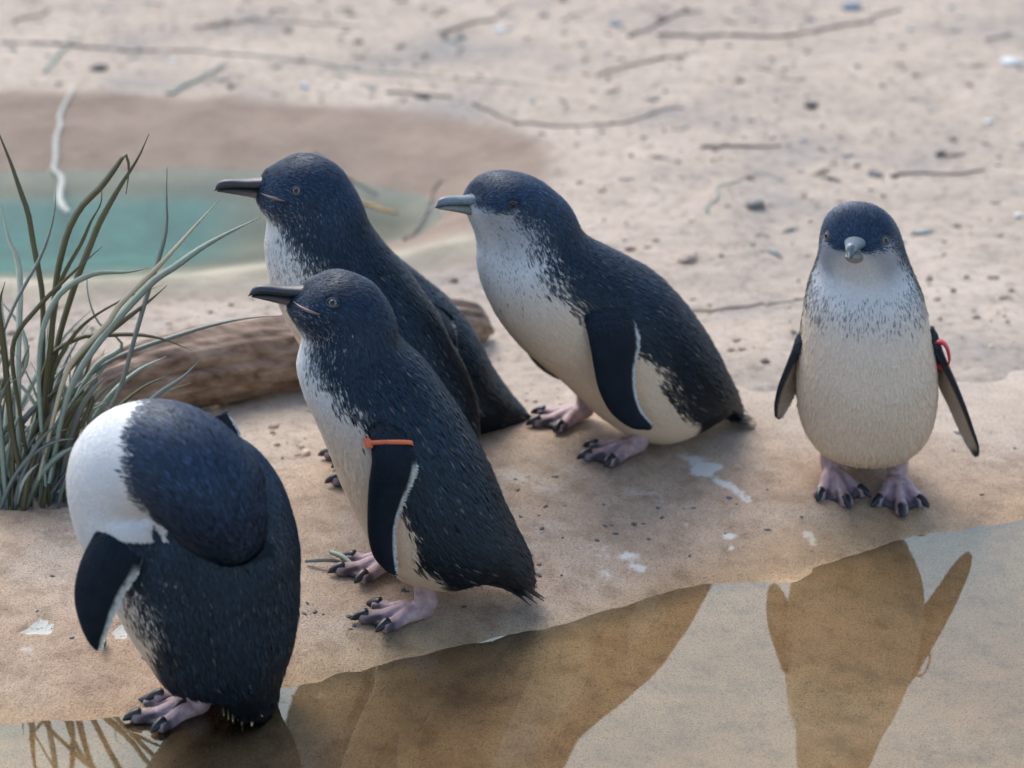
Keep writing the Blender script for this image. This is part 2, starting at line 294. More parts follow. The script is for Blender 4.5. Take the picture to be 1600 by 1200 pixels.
LAY = {"waterline":[[-0.7509,1.8312],[-0.5627,1.881],[-0.4175,1.9277],[-0.356,1.9352],[-0.3047,1.9437],[-0.2515,1.9875],[-0.1776,2.0009],[-0.1093,2.0386],[-0.0334,2.0823],[0.028,2.0981],[0.1025,2.1439],[0.1739,2.1902],[0.2576,2.2153],[0.3152,2.2572],[0.3816,2.3076],[0.4387,2.3234],[0.4887,2.3307],[0.6147,2.3482],[0.8025,2.36],[1.1171,2.3749]],"slabback":[[-0.887,2.2584],[-0.6532,2.2697],[-0.4763,2.2769],[-0.4411,2.2797],[-0.4015,2.2942],[-0.3532,2.3384],[-0.2889,2.3641],[-0.2158,2.3733],[-0.1498,2.4075],[-0.0758,2.4425],[-0.0256,2.4801],[0.0454,2.5187],[0.1316,2.56],[0.2401,2.6008],[0.4037,2.628],[0.5416,2.6464],[0.8198,2.6744],[1.241,2.7029]],"pond":[[-0.9853,2.9968],[-0.683,3.0013],[-0.6075,3.0035],[-0.5167,3.0058],[-0.4196,3.0193],[-0.2933,3.0605],[-0.1874,3.1004],[-0.1189,3.1557],[-0.0892,3.2357],[-0.1159,3.314],[-0.2023,3.3819],[-0.3148,3.4181],[-0.4267,3.4294],[-0.5539,3.4238],[-0.6807,3.4181],[-0.8497,3.4125],[-1.103,3.4069]],"pondbank":[[-0.9306,2.8225],[-0.5727,2.8225],[-0.3957,2.8392],[-0.2759,2.8687],[-0.1467,2.9031],[-0.03,2.9742],[0.0393,3.1407],[0.0615,3.297],[0.0424,3.4235],[-0.0349,3.528],[-0.1328,3.5904],[-0.2688,3.6384],[-0.4055,3.6612],[-0.5428,3.6777],[-0.7255,3.6876],[-1.1808,3.6943]],"log":[[-0.4345,2.504],[-0.389,2.5246],[-0.3284,2.5632],[-0.2662,2.6028],[-0.2016,2.6322],[-0.1361,2.6699],[-0.069,2.7124],[-0.0174,2.7361]],"clump":[[-0.4519,2.3236]],"blades":[[[[-0.4477,2.3198,0.0383],[-0.4374,2.3205,0.1424],[-0.4317,2.3213,0.2222],[-0.4334,2.322,0.2513],[-0.4369,2.3227,0.2795],[-0.4398,2.3234,0.3082],[-0.4455,2.3242,0.3293],[-0.4525,2.3249,0.3557],[-0.4606,2.3256,0.3807],[-0.4644,2.3264,0.3942]],0.00385,"d"],[[[-0.448,2.3199,0.035],[-0.4245,2.3209,0.1679],[-0.4012,2.3218,0.2401],[-0.3858,2.3228,0.2758],[-0.3745,2.3237,0.3007],[-0.3554,2.3247,0.3328],[-0.3373,2.3256,0.3603],[-0.3265,2.3266,0.3828]],0.0044,"d"],[[[-0.4444,2.3076,0.0405],[-0.4296,2.3075,0.1477],[-0.4163,2.3074,0.2454],[-0.4092,2.3072,0.2744],[-0.4006,2.3071,0.2996],[-0.3877,2.3069,0.3209],[-0.37,2.3068,0.3385],[-0.3551,2.3066,0.3578],[-0.3464,2.3065,0.3692],[-0.3438,2.3064,0.3633],[-0.3438,2.3062,0.3525],[-0.3472,2.3061,0.3327]],0.0044,"d"],[[[-0.4449,2.298,0.0448],[-0.4314,2.2969,0.1393],[-0.4131,2.2957,0.2391],[-0.4026,2.2946,0.2648],[-0.3876,2.2934,0.2896],[-0.3775,2.2923,0.3113],[-0.3677,2.2911,0.3285],[-0.366,2.29,0.3463]],0.00385,"d"],[[[-0.4955,2.2883,0.13],[-0.4665,2.2862,0.2003],[-0.4523,2.2841,0.2322],[-0.44,2.2821,0.2545],[-0.4247,2.28,0.2803],[-0.4135,2.2779,0.3059],[-0.4064,2.2758,0.3312],[-0.4044,2.2738,0.3491]],0.0033,"g"],[[[-0.4625,2.3021,0.043],[-0.4544,2.301,0.1757],[-0.4478,2.3,0.2443],[-0.4485,2.2989,0.2737],[-0.4549,2.2979,0.2954],[-0.4578,2.2968,0.3243]],0.0044,"p"],[[[-0.4329,2.3032,0.0392],[-0.4007,2.3026,0.0846],[-0.3752,2.3021,0.1217],[-0.3612,2.3016,0.1488],[-0.3484,2.3011,0.1889],[-0.3337,2.3006,0.2342],[-0.32,2.3001,0.2732],[-0.3116,2.2996,0.3021],[-0.31,2.2991,0.3338],[-0.3081,2.2986,0.3603]],0.0033,"g"],[[[-0.4411,2.2879,0.0592],[-0.4113,2.2858,0.159],[-0.3971,2.2837,0.1844],[-0.367,2.2816,0.217],[-0.3546,2.2795,0.2358],[-0.3172,2.2774,0.2739],[-0.2819,2.2753,0.3134],[-0.259,2.2732,0.3386]],0.00385,"s"],[[[-0.4324,2.288,0.0559],[-0.4088,2.286,0.1437],[-0.379,2.2839,0.195],[-0.3274,2.2818,0.2546],[-0.3026,2.2797,0.2731],[-0.278,2.2776,0.2915],[-0.249,2.2755,0.3085],[-0.2238,2.2734,0.3212]],0.00495,"b"],[[[-0.443,2.328,0.038],[-0.4272,2.3295,0.0999],[-0.4021,2.331,0.1402],[-0.3761,2.3325,0.1602],[-0.3488,2.334,0.1724],[-0.3168,2.3355,0.1833],[-0.2814,2.3369,0.1942],[-0.2456,2.3384,0.2013],[-0.2123,2.3399,0.2032]],0.0033,"g"],[[[-0.4508,2.3134,0.0675],[-0.4325,2.3138,0.1643],[-0.4008,2.3142,0.1902],[-0.3759,2.3145,0.1932],[-0.347,2.3149,0.1937],[-0.3225,2.3153,0.1891],[-0.2953,2.3157,0.1776]],0.0033,"d"],[[[-0.4193,2.2958,0.0458],[-0.3744,2.294,0.0955],[-0.3459,2.2921,0.1246],[-0.3239,2.2902,0.1458],[-0.3023,2.2883,0.1618],[-0.2849,2.2864,0.1802]],0.00385,"g"],[[[-0.4381,2.3043,0.0552],[-0.417,2.3035,0.1493],[-0.387,2.3027,0.1852],[-0.361,2.302,0.2075],[-0.3334,2.3012,0.2296],[-0.3138,2.3004,0.2472]],0.00385,"d"],[[[-0.4905,2.3269,0.1334],[-0.478,2.3283,0.1438],[-0.4675,2.3297,0.1432],[-0.456,2.3311,0.131],[-0.4451,2.3326,0.109],[-0.4395,2.334,0.0888],[-0.4413,2.3354,0.0546],[-0.4457,2.3368,0.028],[-0.4433,2.3382,0.014]],0.00385,"p"],[[[-0.4585,2.3237,0.0762],[-0.4538,2.3247,0.0954],[-0.4447,2.3257,0.0982],[-0.4424,2.3267,0.0899],[-0.4522,2.3278,0.0718],[-0.4738,2.3288,0.0516],[-0.4835,2.3298,0.0272],[-0.4894,2.3308,0.014],[-0.4924,2.3318,0.014],[-0.4989,2.3328,0.014]],0.00495,"p"],[[[-0.4786,2.3215,0.0336],[-0.4715,2.323,0.0342],[-0.4567,2.3245,0.0242],[-0.4431,2.326,0.014],[-0.4292,2.3276,0.014],[-0.4154,2.3291,0.014]],0.0044,"b"],[[[-0.4323,2.3025,0.0658],[-0.4169,2.3016,0.1084],[-0.4031,2.3008,0.128],[-0.3894,2.3,0.138],[-0.3924,2.2991,0.1255],[-0.401,2.2983,0.1079],[-0.414,2.2975,0.0875]],0.0044,"d"],[[[-0.4974,2.3067,0.0705],[-0.4783,2.3062,0.0851],[-0.4627,2.3056,0.1009],[-0.4432,2.3051,0.1243],[-0.4186,2.3045,0.1457]],0.00495,"g"],[[[-0.4588,2.3144,0.0407],[-0.4537,2.3152,0.0733],[-0.4406,2.3159,0.0822],[-0.4209,2.3166,0.0819],[-0.4035,2.3174,0.0743]],0.00385,"b"],[[[-0.4357,2.2886,0.0524],[-0.4327,2.2857,0.1817],[-0.414,2.2828,0.2389],[-0.3802,2.28,0.2645],[-0.345,2.2771,0.2685],[-0.3243,2.2743,0.2738]],0.0044,"b"],[[[-0.4427,2.3093,0.043],[-0.4303,2.3092,0.1406],[-0.4001,2.3091,0.1978],[-0.3572,2.309,0.2292],[-0.3184,2.3089,0.2448]],0.00385,"d"],[[[-0.4494,2.2974,0.0484],[-0.4557,2.2957,0.1269],[-0.4569,2.294,0.1911],[-0.4306,2.2924,0.2291],[-0.3994,2.2907,0.2606],[-0.3686,2.289,0.2887]],0.0033,"d"],[[[-0.4364,2.3229,0.0336],[-0.4134,2.3244,0.115],[-0.3871,2.3258,0.1596],[-0.3625,2.3273,0.1782],[-0.385,2.3287,0.203],[-0.3919,2.3301,0.2403],[-0.3827,2.3316,0.2491]],0.0044,"b"],[[[-0.4541,2.2887,0.0458],[-0.4613,2.2851,0.1057],[-0.4623,2.2816,0.1834],[-0.4627,2.278,0.2345],[-0.4556,2.2745,0.2603]],0.0044,"d"],[[[-0.4711,2.3145,0.0374],[-0.4737,2.315,0.0865],[-0.4677,2.3155,0.1316],[-0.4503,2.316,0.1698],[-0.4541,2.3165,0.2013],[-0.4701,2.317,0.2262],[-0.4754,2.3175,0.2354]],0.00495,"p"],[[[-0.4303,2.3225,0.0338],[-0.413,2.3253,0.0755],[-0.3739,2.3281,0.0808],[-0.3368,2.3309,0.1058]],0.0033,"g"],[[[-0.4255,2.2955,0.0427],[-0.3872,2.2907,0.071],[-0.3568,2.2859,0.0698]],0.0033,"b"],[[[-0.4279,2.3236,0.0267],[-0.4064,2.3281,0.0412],[-0.3892,2.3327,0.0359]],0.00385,"d"],[[[-0.4487,2.3226,0.0304],[-0.4237,2.3254,0.0491],[-0.4062,2.3282,0.0445],[-0.3891,2.3311,0.0333]],0.0033,"d"]],"twigs":[[[[0.2209,3.9335],[0.3163,3.926],[0.4321,3.9335],[0.5156,3.9906],[0.6028,4.0974]],0.00429,"k"],[[[0.0,3.5094],[0.1295,3.4941],[0.2358,3.5402]],0.00286,"k"],[[[0.2455,3.3535],[0.3074,3.3479],[0.3578,3.3535]],0.00381,"k"],[[[0.4876,3.2653],[0.5543,3.2761],[0.6009,3.2869]],0.00333,"k"],[[[0.1914,2.7954],[0.2632,2.8057],[0.3329,2.8264]],0.00238,"t"],[[[-0.2655,3.464],[-0.2185,3.3906],[-0.1738,3.3339]],0.00429,"k"],[[[-0.1328,3.1229],[-0.1121,3.2122],[-0.0956,3.3479]],0.00381,"k"],[[[-0.2553,3.3144],[-0.1962,3.2869],[-0.1416,3.2492]],0.00524,"y"],[[[-0.7715,3.9524],[-0.5751,3.926],[-0.3792,3.8778]],0.00333,"k"],[[[-0.6868,3.7881],[-0.6547,4.01]],0.00476,"e"],[[[-0.4915,3.6687],[-0.4205,3.8164]],0.00667,"e"],[[[-0.3792,3.8778],[-0.2237,3.8058],[0.0,3.7191]],0.00381,"e"],[[[0.1187,3.7191],[0.1952,3.7952],[0.2625,3.8307]],0.00381,"t"],[[[-0.0535,3.6196],[-0.0088,3.5559],[0.013,3.5094]],0.00333,"k"],[[[0.2426,3.1055],[0.2545,3.1862],[0.3077,3.2519],[0.3416,3.2253]],0.00286,"e"],[[[-0.5696,3.2438],[-0.6031,3.405],[-0.6226,3.5559],[-0.6228,3.7021]],0.00667,"p"],[[[-0.1075,4.01],[-0.0398,4.0893],[0.0101,4.1714]],0.00381,"k"],[[[0.1728,3.9335],[0.2366,4.0493],[0.2884,4.0893]],0.00429,"k"],[[[-0.4929,4.0493],[-0.3773,4.0812],[-0.2366,4.0493]],0.00286,"t"],[[[-0.7723,4.0692],[-0.7259,4.1506]],0.00381,"k"],[[[0.3498,3.7533],[0.3984,3.6853],[0.4172,3.692]],0.00286,"t"],[[[-0.1811,3.6853],[-0.0898,3.6522]],0.00333,"k"],[[[0.0792,4.0692],[0.1302,4.1218]],0.00286,"t"],[[[0.7045,3.8962],[0.7586,3.9335]],0.00286,"k"]],"stones":[[-0.2969,3.7201,0.011,"w"],[0.4081,3.5574,0.0114,"k"],[0.4581,3.2543,0.0109,"g"],[0.5573,3.35,0.0083,"k"],[0.7202,3.7646,0.0175,"w"],[-0.6005,3.7995,0.014,"k"],[-0.402,3.7201,0.0091,"k"],[-0.1258,3.6535,0.0108,"k"],[0.2044,2.9486,0.0134,"t"],[0.6427,3.6535,0.0058,"r"],[0.4974,3.7542,0.0046,"k"],[0.2136,3.3029,0.0049,"g"],[0.2969,3.1206,0.0133,"g"],[-0.0196,4.0217,0.0108,"w"],[0.1571,4.0295,0.0128,"b"],[0.5288,4.101,0.018,"b"],[-0.3437,4.0295,0.0088,"k"],[0.3828,3.3926,0.0038,"b"],[-0.0779,3.9907,0.0127,"g"],[0.4566,4.0295,0.0079,"b"],[0.3848,2.5617,0.0023,"k"],[-0.2926,2.5408,0.0042,"g"],[-0.2391,2.4931,0.0064,"t"],[0.5191,2.8935,0.0033,"k"],[0.1394,2.994,0.006,"r"],[0.3899,3.7371,0.0064,"t"],[0.6412,3.4808,0.0077,"w"],[0.5732,3.7032,0.0055,"k"],[0.05,4.1091,0.009,"g"],[-0.2316,3.9526,0.0068,"k"],[0.6137,3.1009,0.0062,"w"],[0.2744,3.4658,0.0039,"k"],[0.5051,2.9712,0.0037,"g"],[0.3866,2.7092,0.0028,"t"],[0.2401,2.6899,0.0024,"k"],[0.538,2.7885,0.0035,"t"],[-0.4985,3.8421,0.0066,"w"],[0.2149,3.6371,0.0045,"r"],[-0.2082,2.4404,0.0038,"t"],[-0.2516,2.3959,0.0028,"t"],[-0.3186,2.4682,0.0029,"g"]],"grit":[[0.102,2.3239,0.0267],[0.0863,2.3048,0.0258],[0.0315,2.2942,0.0279],[0.0251,2.2765,0.0266],[0.0079,2.2733,0.0267],[0.0274,2.2526,0.0242],[0.0926,2.2696,0.0217],[0.0864,2.2665,0.0218],[0.1138,2.2746,0.0207],[0.1224,2.2758,0.0202],[0.1374,2.3059,0.0226],[0.1624,2.3068,0.0208],[0.1712,2.308,0.0203],[0.2064,2.3294,0.0215],[0.2131,2.318,0.0198],[0.1262,2.2494,0.0163],[0.0783,2.2404,0.0192],[0.0467,2.2409,0.0217],[0.0244,2.1922,0.017],[0.0242,2.1755,0.0146],[0.0445,2.179,0.0134],[-0.0243,2.1623,0.0145],[0.0185,2.2069,0.0192],[0.273,2.3017,0.0141],[0.2383,2.2747,0.0125],[0.1984,2.2673,0.0133],[0.1629,2.228,0.0091],[0.041,2.355,0.032],[0.0031,2.3478,0.0325],[0.0055,2.3238,0.0309],[0.0958,2.2539,0.0196],[0.2445,2.3488,0.0224],[0.1404,2.2898,0.0205],[0.0501,2.2986,0.0273],[-0.1793,2.11,0.019],[-0.1719,2.0981,0.0169],[-0.1644,2.0951,0.0159],[-0.1811,2.0953,0.017],[-0.1422,2.0951,0.014],[-0.1396,2.077,0.0108],[-0.1371,2.0819,0.0114],[-0.0964,2.1395,0.0168],[-0.0929,2.137,0.0162],[-0.0423,2.1231,0.0092],[-0.3818,2.1975,0.0331],[-0.3813,2.1821,0.0321],[-0.4076,2.1474,0.0299],[-0.4116,2.0865,0.0246],[-0.3757,2.0451,0.0193],[-0.3108,2.0178,0.0141],[0.437,2.4409,0.02],[0.4527,2.3647,0.008],[0.4455,2.4768,0.024],[0.4993,2.4528,0.0204]],"guano":[[0.1782,2.4076,0.021,0.0104,-0.902,0.8],[0.1921,2.3822,0.0224,0.0114,-0.9274,1.0],[0.2087,2.3544,0.0216,0.0092,-0.9067,0.9],[0.2209,2.3372,0.0121,0.0051,-0.8953,0.9],[0.1083,2.2204,0.0128,0.0088,-0.1428,1.0],[0.1116,2.201,0.0115,0.0078,-0.1212,0.9],[0.084,2.1926,0.0101,0.0077,-1.2506,0.6],[0.2023,2.264,0.0066,0.0089,-1.1641,1.0],[0.2027,2.2437,0.0048,0.0059,0.082,0.9],[0.2761,2.2741,0.007,0.006,-1.147,1.0],[0.281,2.2631,0.0081,0.006,-0.927,1.0],[0.0,2.3543,0.0322,0.0225,-0.6432,0.45],[0.0305,2.3357,0.0273,0.0244,-0.5969,0.4],[0.0617,2.371,0.0252,0.0144,-0.2907,0.35],[-0.0242,2.3209,0.022,0.0202,-0.322,0.4],[0.1276,2.3264,0.0388,0.0101,-0.5425,0.35],[0.0761,2.224,0.0149,0.0137,0.1396,0.4],[0.0356,2.263,0.03,0.0198,0.1124,0.3],[0.1645,2.2796,0.0073,0.006,0.1491,0.5],[0.158,2.4402,0.0257,0.0126,-0.3154,0.3],[-0.4058,2.0637,0.0148,0.0156,0.0222,1.2],[-0.3348,2.0577,0.0093,0.011,0.0325,1.2],[-0.4089,2.0238,0.0103,0.0072,-0.2543,0.6],[-0.3218,1.9546,0.0026,0.0044,0.0461,0.9],[-0.1606,1.9855,0.0086,0.0045,0.1716,0.8],[-0.0167,2.0821,0.0056,0.0056,0.0831,0.4],[0.242,2.3847,0.038,0.0124,-0.4277,0.25],[-0.1456,2.3265,0.0303,0.0405,0.0554,0.2],[-0.3978,2.2277,0.0292,0.0244,0.0119,0.2]]}

# ------------------------------------------------------------------ the ground
WLX = np.array(LAY['waterline']); SBX = np.array(LAY['slabback'])

def water_dy(x, y):
    return y - np.interp(x, WLX[:, 0], WLX[:, 1])

def slab_base(x, y):
    dy = water_dy(x, y)
    return np.where(dy > 0, 0.045 * (1 - np.exp(-np.maximum(dy, 0) / 0.2)), np.maximum(0.16 * dy, -0.035))

def slab_z(x, y):
    p = np.stack([x, y], 1)
    z = slab_base(x, y) + 0.0035 * fbm(p, 7, 3, 3) + 0.0010 * fbm(p, 40, 3, 8)
    d = y - np.interp(x, SBX[:, 0], SBX[:, 1]) + 0.012 * fbm(p, 9, 3, 21)
    left = sstep(0.25, -0.05, x)
    z = z - left * 0.06 * sstep(-0.006, 0.035, d) - (1 - left) * 0.05 * sstep(-0.12, 0.35, d)
    return z

def poly_sd(poly, x, y):
    """signed distance to a closed polygon, positive inside"""
    P = np.asarray(poly); n = len(P)
    best = np.full(x.shape, 1e9); inside = np.zeros(x.shape, bool)
    for i in range(n):
        a, b = P[i], P[(i + 1) % n]
        e = b - a
        t = np.clip(((x - a[0]) * e[0] + (y - a[1]) * e[1]) / (e @ e), 0, 1)
        best = np.minimum(best, np.hypot(x - a[0] - t * e[0], y - a[1] - t * e[1]))
        c = ((a[1] > y) != (b[1] > y)) & (x < (b[0] - a[0]) * (y - a[1]) / (b[1] - a[1] + 1e-12) + a[0])
        inside ^= c
    return np.where(inside, best, -best)

def sand_z(x, y):
    p = np.stack([x, y], 1)
    d = y - np.interp(x, SBX[:, 0], SBX[:, 1]) + 0.012 * fbm(p, 9, 3, 21)
    left = sstep(0.25, -0.05, x)
    z = 0.026 * left + 0.040 * (1 - left) + 0.012 * sstep(0.1, 0.8, d)
    z = z + 0.006 * fbm(p, 3.0, 3, 31) + 0.0035 * fbm(p, 14, 3, 5) + 0.0018 * fbm(p, 60, 2, 9)
    z = np.where(d < 0.10, z - (1 - left) * 0.016 * sstep(0.12, -0.10, d), z)
    z = z - 0.10 * sstep(-0.03, -0.22, d)
    wob = 0.012 * fbm(p, 8, 3, 41)
    db = poly_sd(LAY['pondbank'], x, y) + wob
    dp = poly_sd(LAY['pond'], x, y) + wob * 0.6
    t = db / (db + np.maximum(-dp, 0) + 1e-6)
    zin = np.where(dp < 0, z * (1 - t) + 0.0005 * t + 0.006 * np.sin(np.clip(t, 0, 1) * math.pi), -0.22 * np.clip(dp, 0, 0.4))
    z = np.where(db > 0, zin, z)
    # raised lip of the pool
    lip = np.exp(-(((db - 0.05) / 0.035) ** 2)) * sstep(3.15, 3.0, y) * 0.014
    return z + lip, db, dp

# --- sand sheet
xs = np.concatenate([-np.geomspace(60, 1.3, 34), np.arange(-1.28, 1.7, 0.009), np.geomspace(1.72, 60, 34)])
ys = np.concatenate([-np.geomspace(60, 0.6, 18), np.arange(-0.4, 2.1, 0.25), np.arange(2.1, 4.9, 0.009), np.geomspace(4.92, 90, 40)])
X, Y = np.meshgrid(xs, ys)
x, y = X.ravel(), Y.ravel()
zs, db, dp = sand_z(x, y)
sand_p = np.stack([x, y, zs], 1)
bank = sstep(-0.02, 0.03, db + 0.01 * fbm(sand_p[:, :2], 20, 3, 77))
wetb = sstep(0.30, 0.05, np.abs(dp)) * (db > 0)
front_rim = sstep(3.12, 3.0, y) * (db > -0.02)

m_sand, nt, b = principled('dry_sand', Roughness=0.92)
oc = coords(nt)
n1 = noise_node(nt, 5, 5, 0.6, oc); n2 = noise_node(nt, 60, 4, 0.65, oc); n3 = noise_node(nt, 700, 2, 0.6, oc)
c1 = ramp(nt, n1.outputs['Fac'], [(0.3, lin(154, 147, 138)), (0.5, lin(182, 167, 149)), (0.7, lin(196, 181, 163))])
c2 = ramp(nt, n2.outputs['Fac'], [(0.30, (0.66, 0.65, 0.65)), (0.5, (1, 1, 1)), (0.72, (1.08, 1.08, 1.1))])
c3 = ramp(nt, n3.outputs['Fac'], [(0.34, (0.62, 0.60, 0.58)), (0.5, (1, 1, 1)), (0.7, (1.1, 1.1, 1.1))])
cc = mixc(nt, 1.0, c1.outputs[0], c2.outputs[0], 'MULTIPLY')
cc = mixc(nt, 0.8, cc, c3.outputs[0], 'MULTIPLY')
nb = noise_node(nt, 14, 5, 0.6, oc)
cb = ramp(nt, nb.outputs['Fac'], [(0.3, lin(130, 112, 96)), (0.7, lin(156, 138, 120))])
cc = mixc(nt, attr(nt, 'bank', 'Fac'), cc, cb.outputs[0])
cr = ramp(nt, nb.outputs['Fac'], [(0.3, lin(150, 142, 122)), (0.7, lin(182, 172, 150))])
cc = mixc(nt, attr(nt, 'rim', 'Fac'), cc, cr.outputs[0])
deep = ramp(nt, nb.outputs['Fac'], [(0.3, lin(34, 88, 84)), (0.7, lin(62, 124, 116))])
cc = mixc(nt, attr(nt, 'algae', 'Fac'), cc, deep.outputs[0])
mud = ramp(nt, nb.outputs['Fac'], [(0.3, lin(72, 58, 30)), (0.7, lin(124, 98, 58))])
cc = mixc(nt, attr(nt, 'mud', 'Fac'), cc, mud.outputs[0])
nt.links.new(cc, b.inputs['Base Color'])
hsum = math_node(nt, 'ADD', math_node(nt, 'MULTIPLY', n2.outputs['Fac'], 1.0), math_node(nt, 'MULTIPLY', n3.outputs['Fac'], 0.35))
nt.links.new(bump(nt, hsum, 0.7, 0.006), b.inputs['Normal'])
algae = sstep(-0.26, -0.42, x) * sstep(0.02, 0.09, dp)
me = mesh_np('sand_ground', sand_p, grid_faces(len(ys), len(xs)), [m_sand],
             attrs={'bank': bank, 'rim': front_rim * bank, 'algae': algae, 'mud': (1 - algae) * sstep(0.0, 0.06, dp)})
link('ground', me, kind='structure')

# --- the poured slab that slopes into the shallow water
xs = np.concatenate([-np.geomspace(30, 1.25, 20), np.arange(-1.2, 1.3, 0.0055), np.geomspace(1.35, 30, 20)])
ys = np.concatenate([-np.geomspace(30, 0.4, 14), np.arange(0, 1.5, 0.1), np.arange(1.5, 2.9, 0.0055), np.array([2.92, 3.0])])
X, Y = np.meshgrid(xs, ys)
x, y = X.ravel(), Y.ravel()
z = slab_z(x, y)
p2 = np.stack([x, y], 1)
gu = np.zeros(len(x)); chip = np.zeros(len(x))
warp = 0.010 * np.stack([fbm(p2, 45, 3, 61), fbm(p2, 45, 3, 62)], 1)
for k, (gx, gy, rx, ry, an, st) in enumerate(LAY['guano']):
    dx, dy = x + warp[:, 0] * min(1, rx / 0.015) - gx, y + warp[:, 1] * min(1, rx / 0.015) - gy
    ca, sa = math.cos(an), math.sin(an)
    q = np.hypot((dx * ca + dy * sa) / rx, (-dx * sa + dy * ca) / ry)
    if st > 1.1:
        m = sstep(1.05, 0.85, q)
        chip = np.maximum(chip, m); z = z - 0.0035 * m
    else:
        gu = np.maximum(gu, min(st, 1) * sstep(1.25, 0.35, q))
dyw = water_dy(x, y)
sandy = sstep(-0.05, 0.3, x) * sstep(-0.26, -0.02, y - np.interp(x, SBX[:, 0], SBX[:, 1]) + 0.05 * fbm(p2, 9, 4, 55))
wet = sstep(0.075, 0.0, dyw + 0.03 * fbm(p2, 6, 3, 90))
m_slab, nt, b = principled('weathered_slab', Roughness=0.7)
oc = coords(nt)
n1 = noise_node(nt, 4.5, 5, 0.6, oc); n2 = noise_node(nt, 38, 5, 0.65, oc); n3 = noise_node(nt, 620, 2, 0.7, oc); n4 = noise_node(nt, 150, 4, 0.7, oc)
c1 = ramp(nt, n1.outputs['Fac'], [(0.28, lin(158, 133, 108)), (0.5, lin(176, 153, 129)), (0.72, lin(188, 173, 155))])
c2 = ramp(nt, n2.outputs['Fac'], [(0.30, (0.68, 0.64, 0.60)), (0.5, (1, 1, 1)), (0.70, (1.14, 1.14, 1.15))])
c3 = ramp(nt, n3.outputs['Fac'], [(0.33, (0.36, 0.33, 0.30)), (0.47, (1, 1, 1)), (0.66, (1.28, 1.26, 1.24))])
cc = mixc(nt, 1.0, c1.outputs[0], c2.outputs[0], 'MULTIPLY')
cc = mixc(nt, 0.75, cc, c3.outputs[0], 'MULTIPLY')
spk = ramp(nt, n4.outputs['Fac'], [(0.30, (1, 1, 1)), (0.34, (0, 0, 0))])
cc = mixc(nt, math_node(nt, 'MULTIPLY', spk.outputs[0], 0.55), cc, lin(70, 66, 62))
gm = math_node(nt, 'MULTIPLY', attr(nt, 'guano', 'Fac'), 1.0)
gk = math_node(nt, 'ADD', gm, math_node(nt, 'MULTIPLY', math_node(nt, 'SUBTRACT', n4.outputs['Fac'], 0.5), 2.4))
gk = math_node(nt, 'MULTIPLY', ramp(nt, gk, [(0.12, (0, 0, 0)), (0.66, (1, 1, 1))]).outputs[0], ramp(nt, gm, [(0.05, (0, 0, 0)), (0.7, (1, 1, 1))]).outputs[0])
cc = mixc(nt, math_node(nt, 'MULTIPLY', gk, 0.85), cc, lin(216, 215, 206))
cm = attr(nt, 'chip', 'Fac')
chc = ramp(nt, n4.outputs['Fac'], [(0.34, lin(60, 60, 56)), (0.42, lin(205, 205, 192))])
cc = mixc(nt, ramp(nt, cm, [(0.45, (0, 0, 0)), (0.6, (1, 1, 1))]).outputs[0], cc, chc.outputs[0])
sandc = ramp(nt, n1.outputs['Fac'], [(0.3, lin(160, 152, 142)), (0.5, lin(182, 167, 149)), (0.7, lin(196, 181, 163))])
sandc = mixc(nt, 0.8, sandc.outputs[0], c3.outputs[0], 'MULTIPLY')
cc = mixc(nt, attr(nt, 'sandy', 'Fac'), cc, sandc)
wetc = mixc(nt, 1.0, cc, (0.92, 0.80, 0.58), 'MULTIPLY')
wm = attr(nt, 'wet', 'Fac')
cc = mixc(nt, wm, cc, wetc)
subc = mixc(nt, 1.0, cc, (1.66, 1.58, 1.46), 'MULTIPLY')  # slab colour brightened under water to make up for light the water sheet takes
cc = mixc(nt, attr(nt, 'submerged', 'Fac'), cc, subc)
nt.links.new(cc, b.inputs['Base Color'])
rr = math_node(nt, 'SUBTRACT', 0.8, math_node(nt, 'MULTIPLY', wm, 0.38))
nt.links.new(rr, b.inputs['Roughness'])
hs = math_node(nt, 'ADD', math_node(nt, 'MULTIPLY', n2.outputs['Fac'], 0.9), math_node(nt, 'MULTIPLY', n3.outputs['Fac'], 0.5))
nt.links.new(bump(nt, hs, 0.9, 0.004), b.inputs['Normal'])
me = mesh_np('slab', np.stack([x, y, z], 1), grid_faces(len(ys), len(xs)), [m_slab], attrs={'guano': gu, 'chip': chip, 'wet': wet, 'sandy': sandy, 'submerged': sstep(0.0, -0.03, dyw)})
link('paved_bank', me, kind='structure')

# --- water sheets
def water_mat(name, tint, wave, ior=1.36):
    m = bpy.data.materials.new(name); m.use_nodes = True
    nt = m.node_tree; nt.nodes.clear()
    out = nt.nodes.new('ShaderNodeOutputMaterial')
    tr = nt.nodes.new('ShaderNodeBsdfTransparent'); tr.inputs[0].default_value = (*tint, 1)
    gl = nt.nodes.new('ShaderNodeBsdfGlossy'); gl.inputs['Roughness'].default_value = 0.015; gl.inputs['Color'].default_value = (0.88, 0.98, 0.88, 1)
    fr = nt.nodes.new('ShaderNodeFresnel'); fr.inputs['IOR'].default_value = ior
    oc = coords(nt)
    n = noise_node(nt, 7, 2, 0.4, oc)
    bn = bump(nt, n.outputs['Fac'], wave, 0.004)
    nt.links.new(bn, gl.inputs['Normal']); nt.links.new(bn, fr.inputs['Normal'])
    mx = nt.nodes.new('ShaderNodeMixShader')
    nt.links.new(fr.outputs[0], mx.inputs[0]); nt.links.new(tr.outputs[0], mx.inputs[1]); nt.links.new(gl.outputs[0], mx.inputs[2])
    nt.links.new(mx.outputs[0], out.inputs['Surface'])
    return m

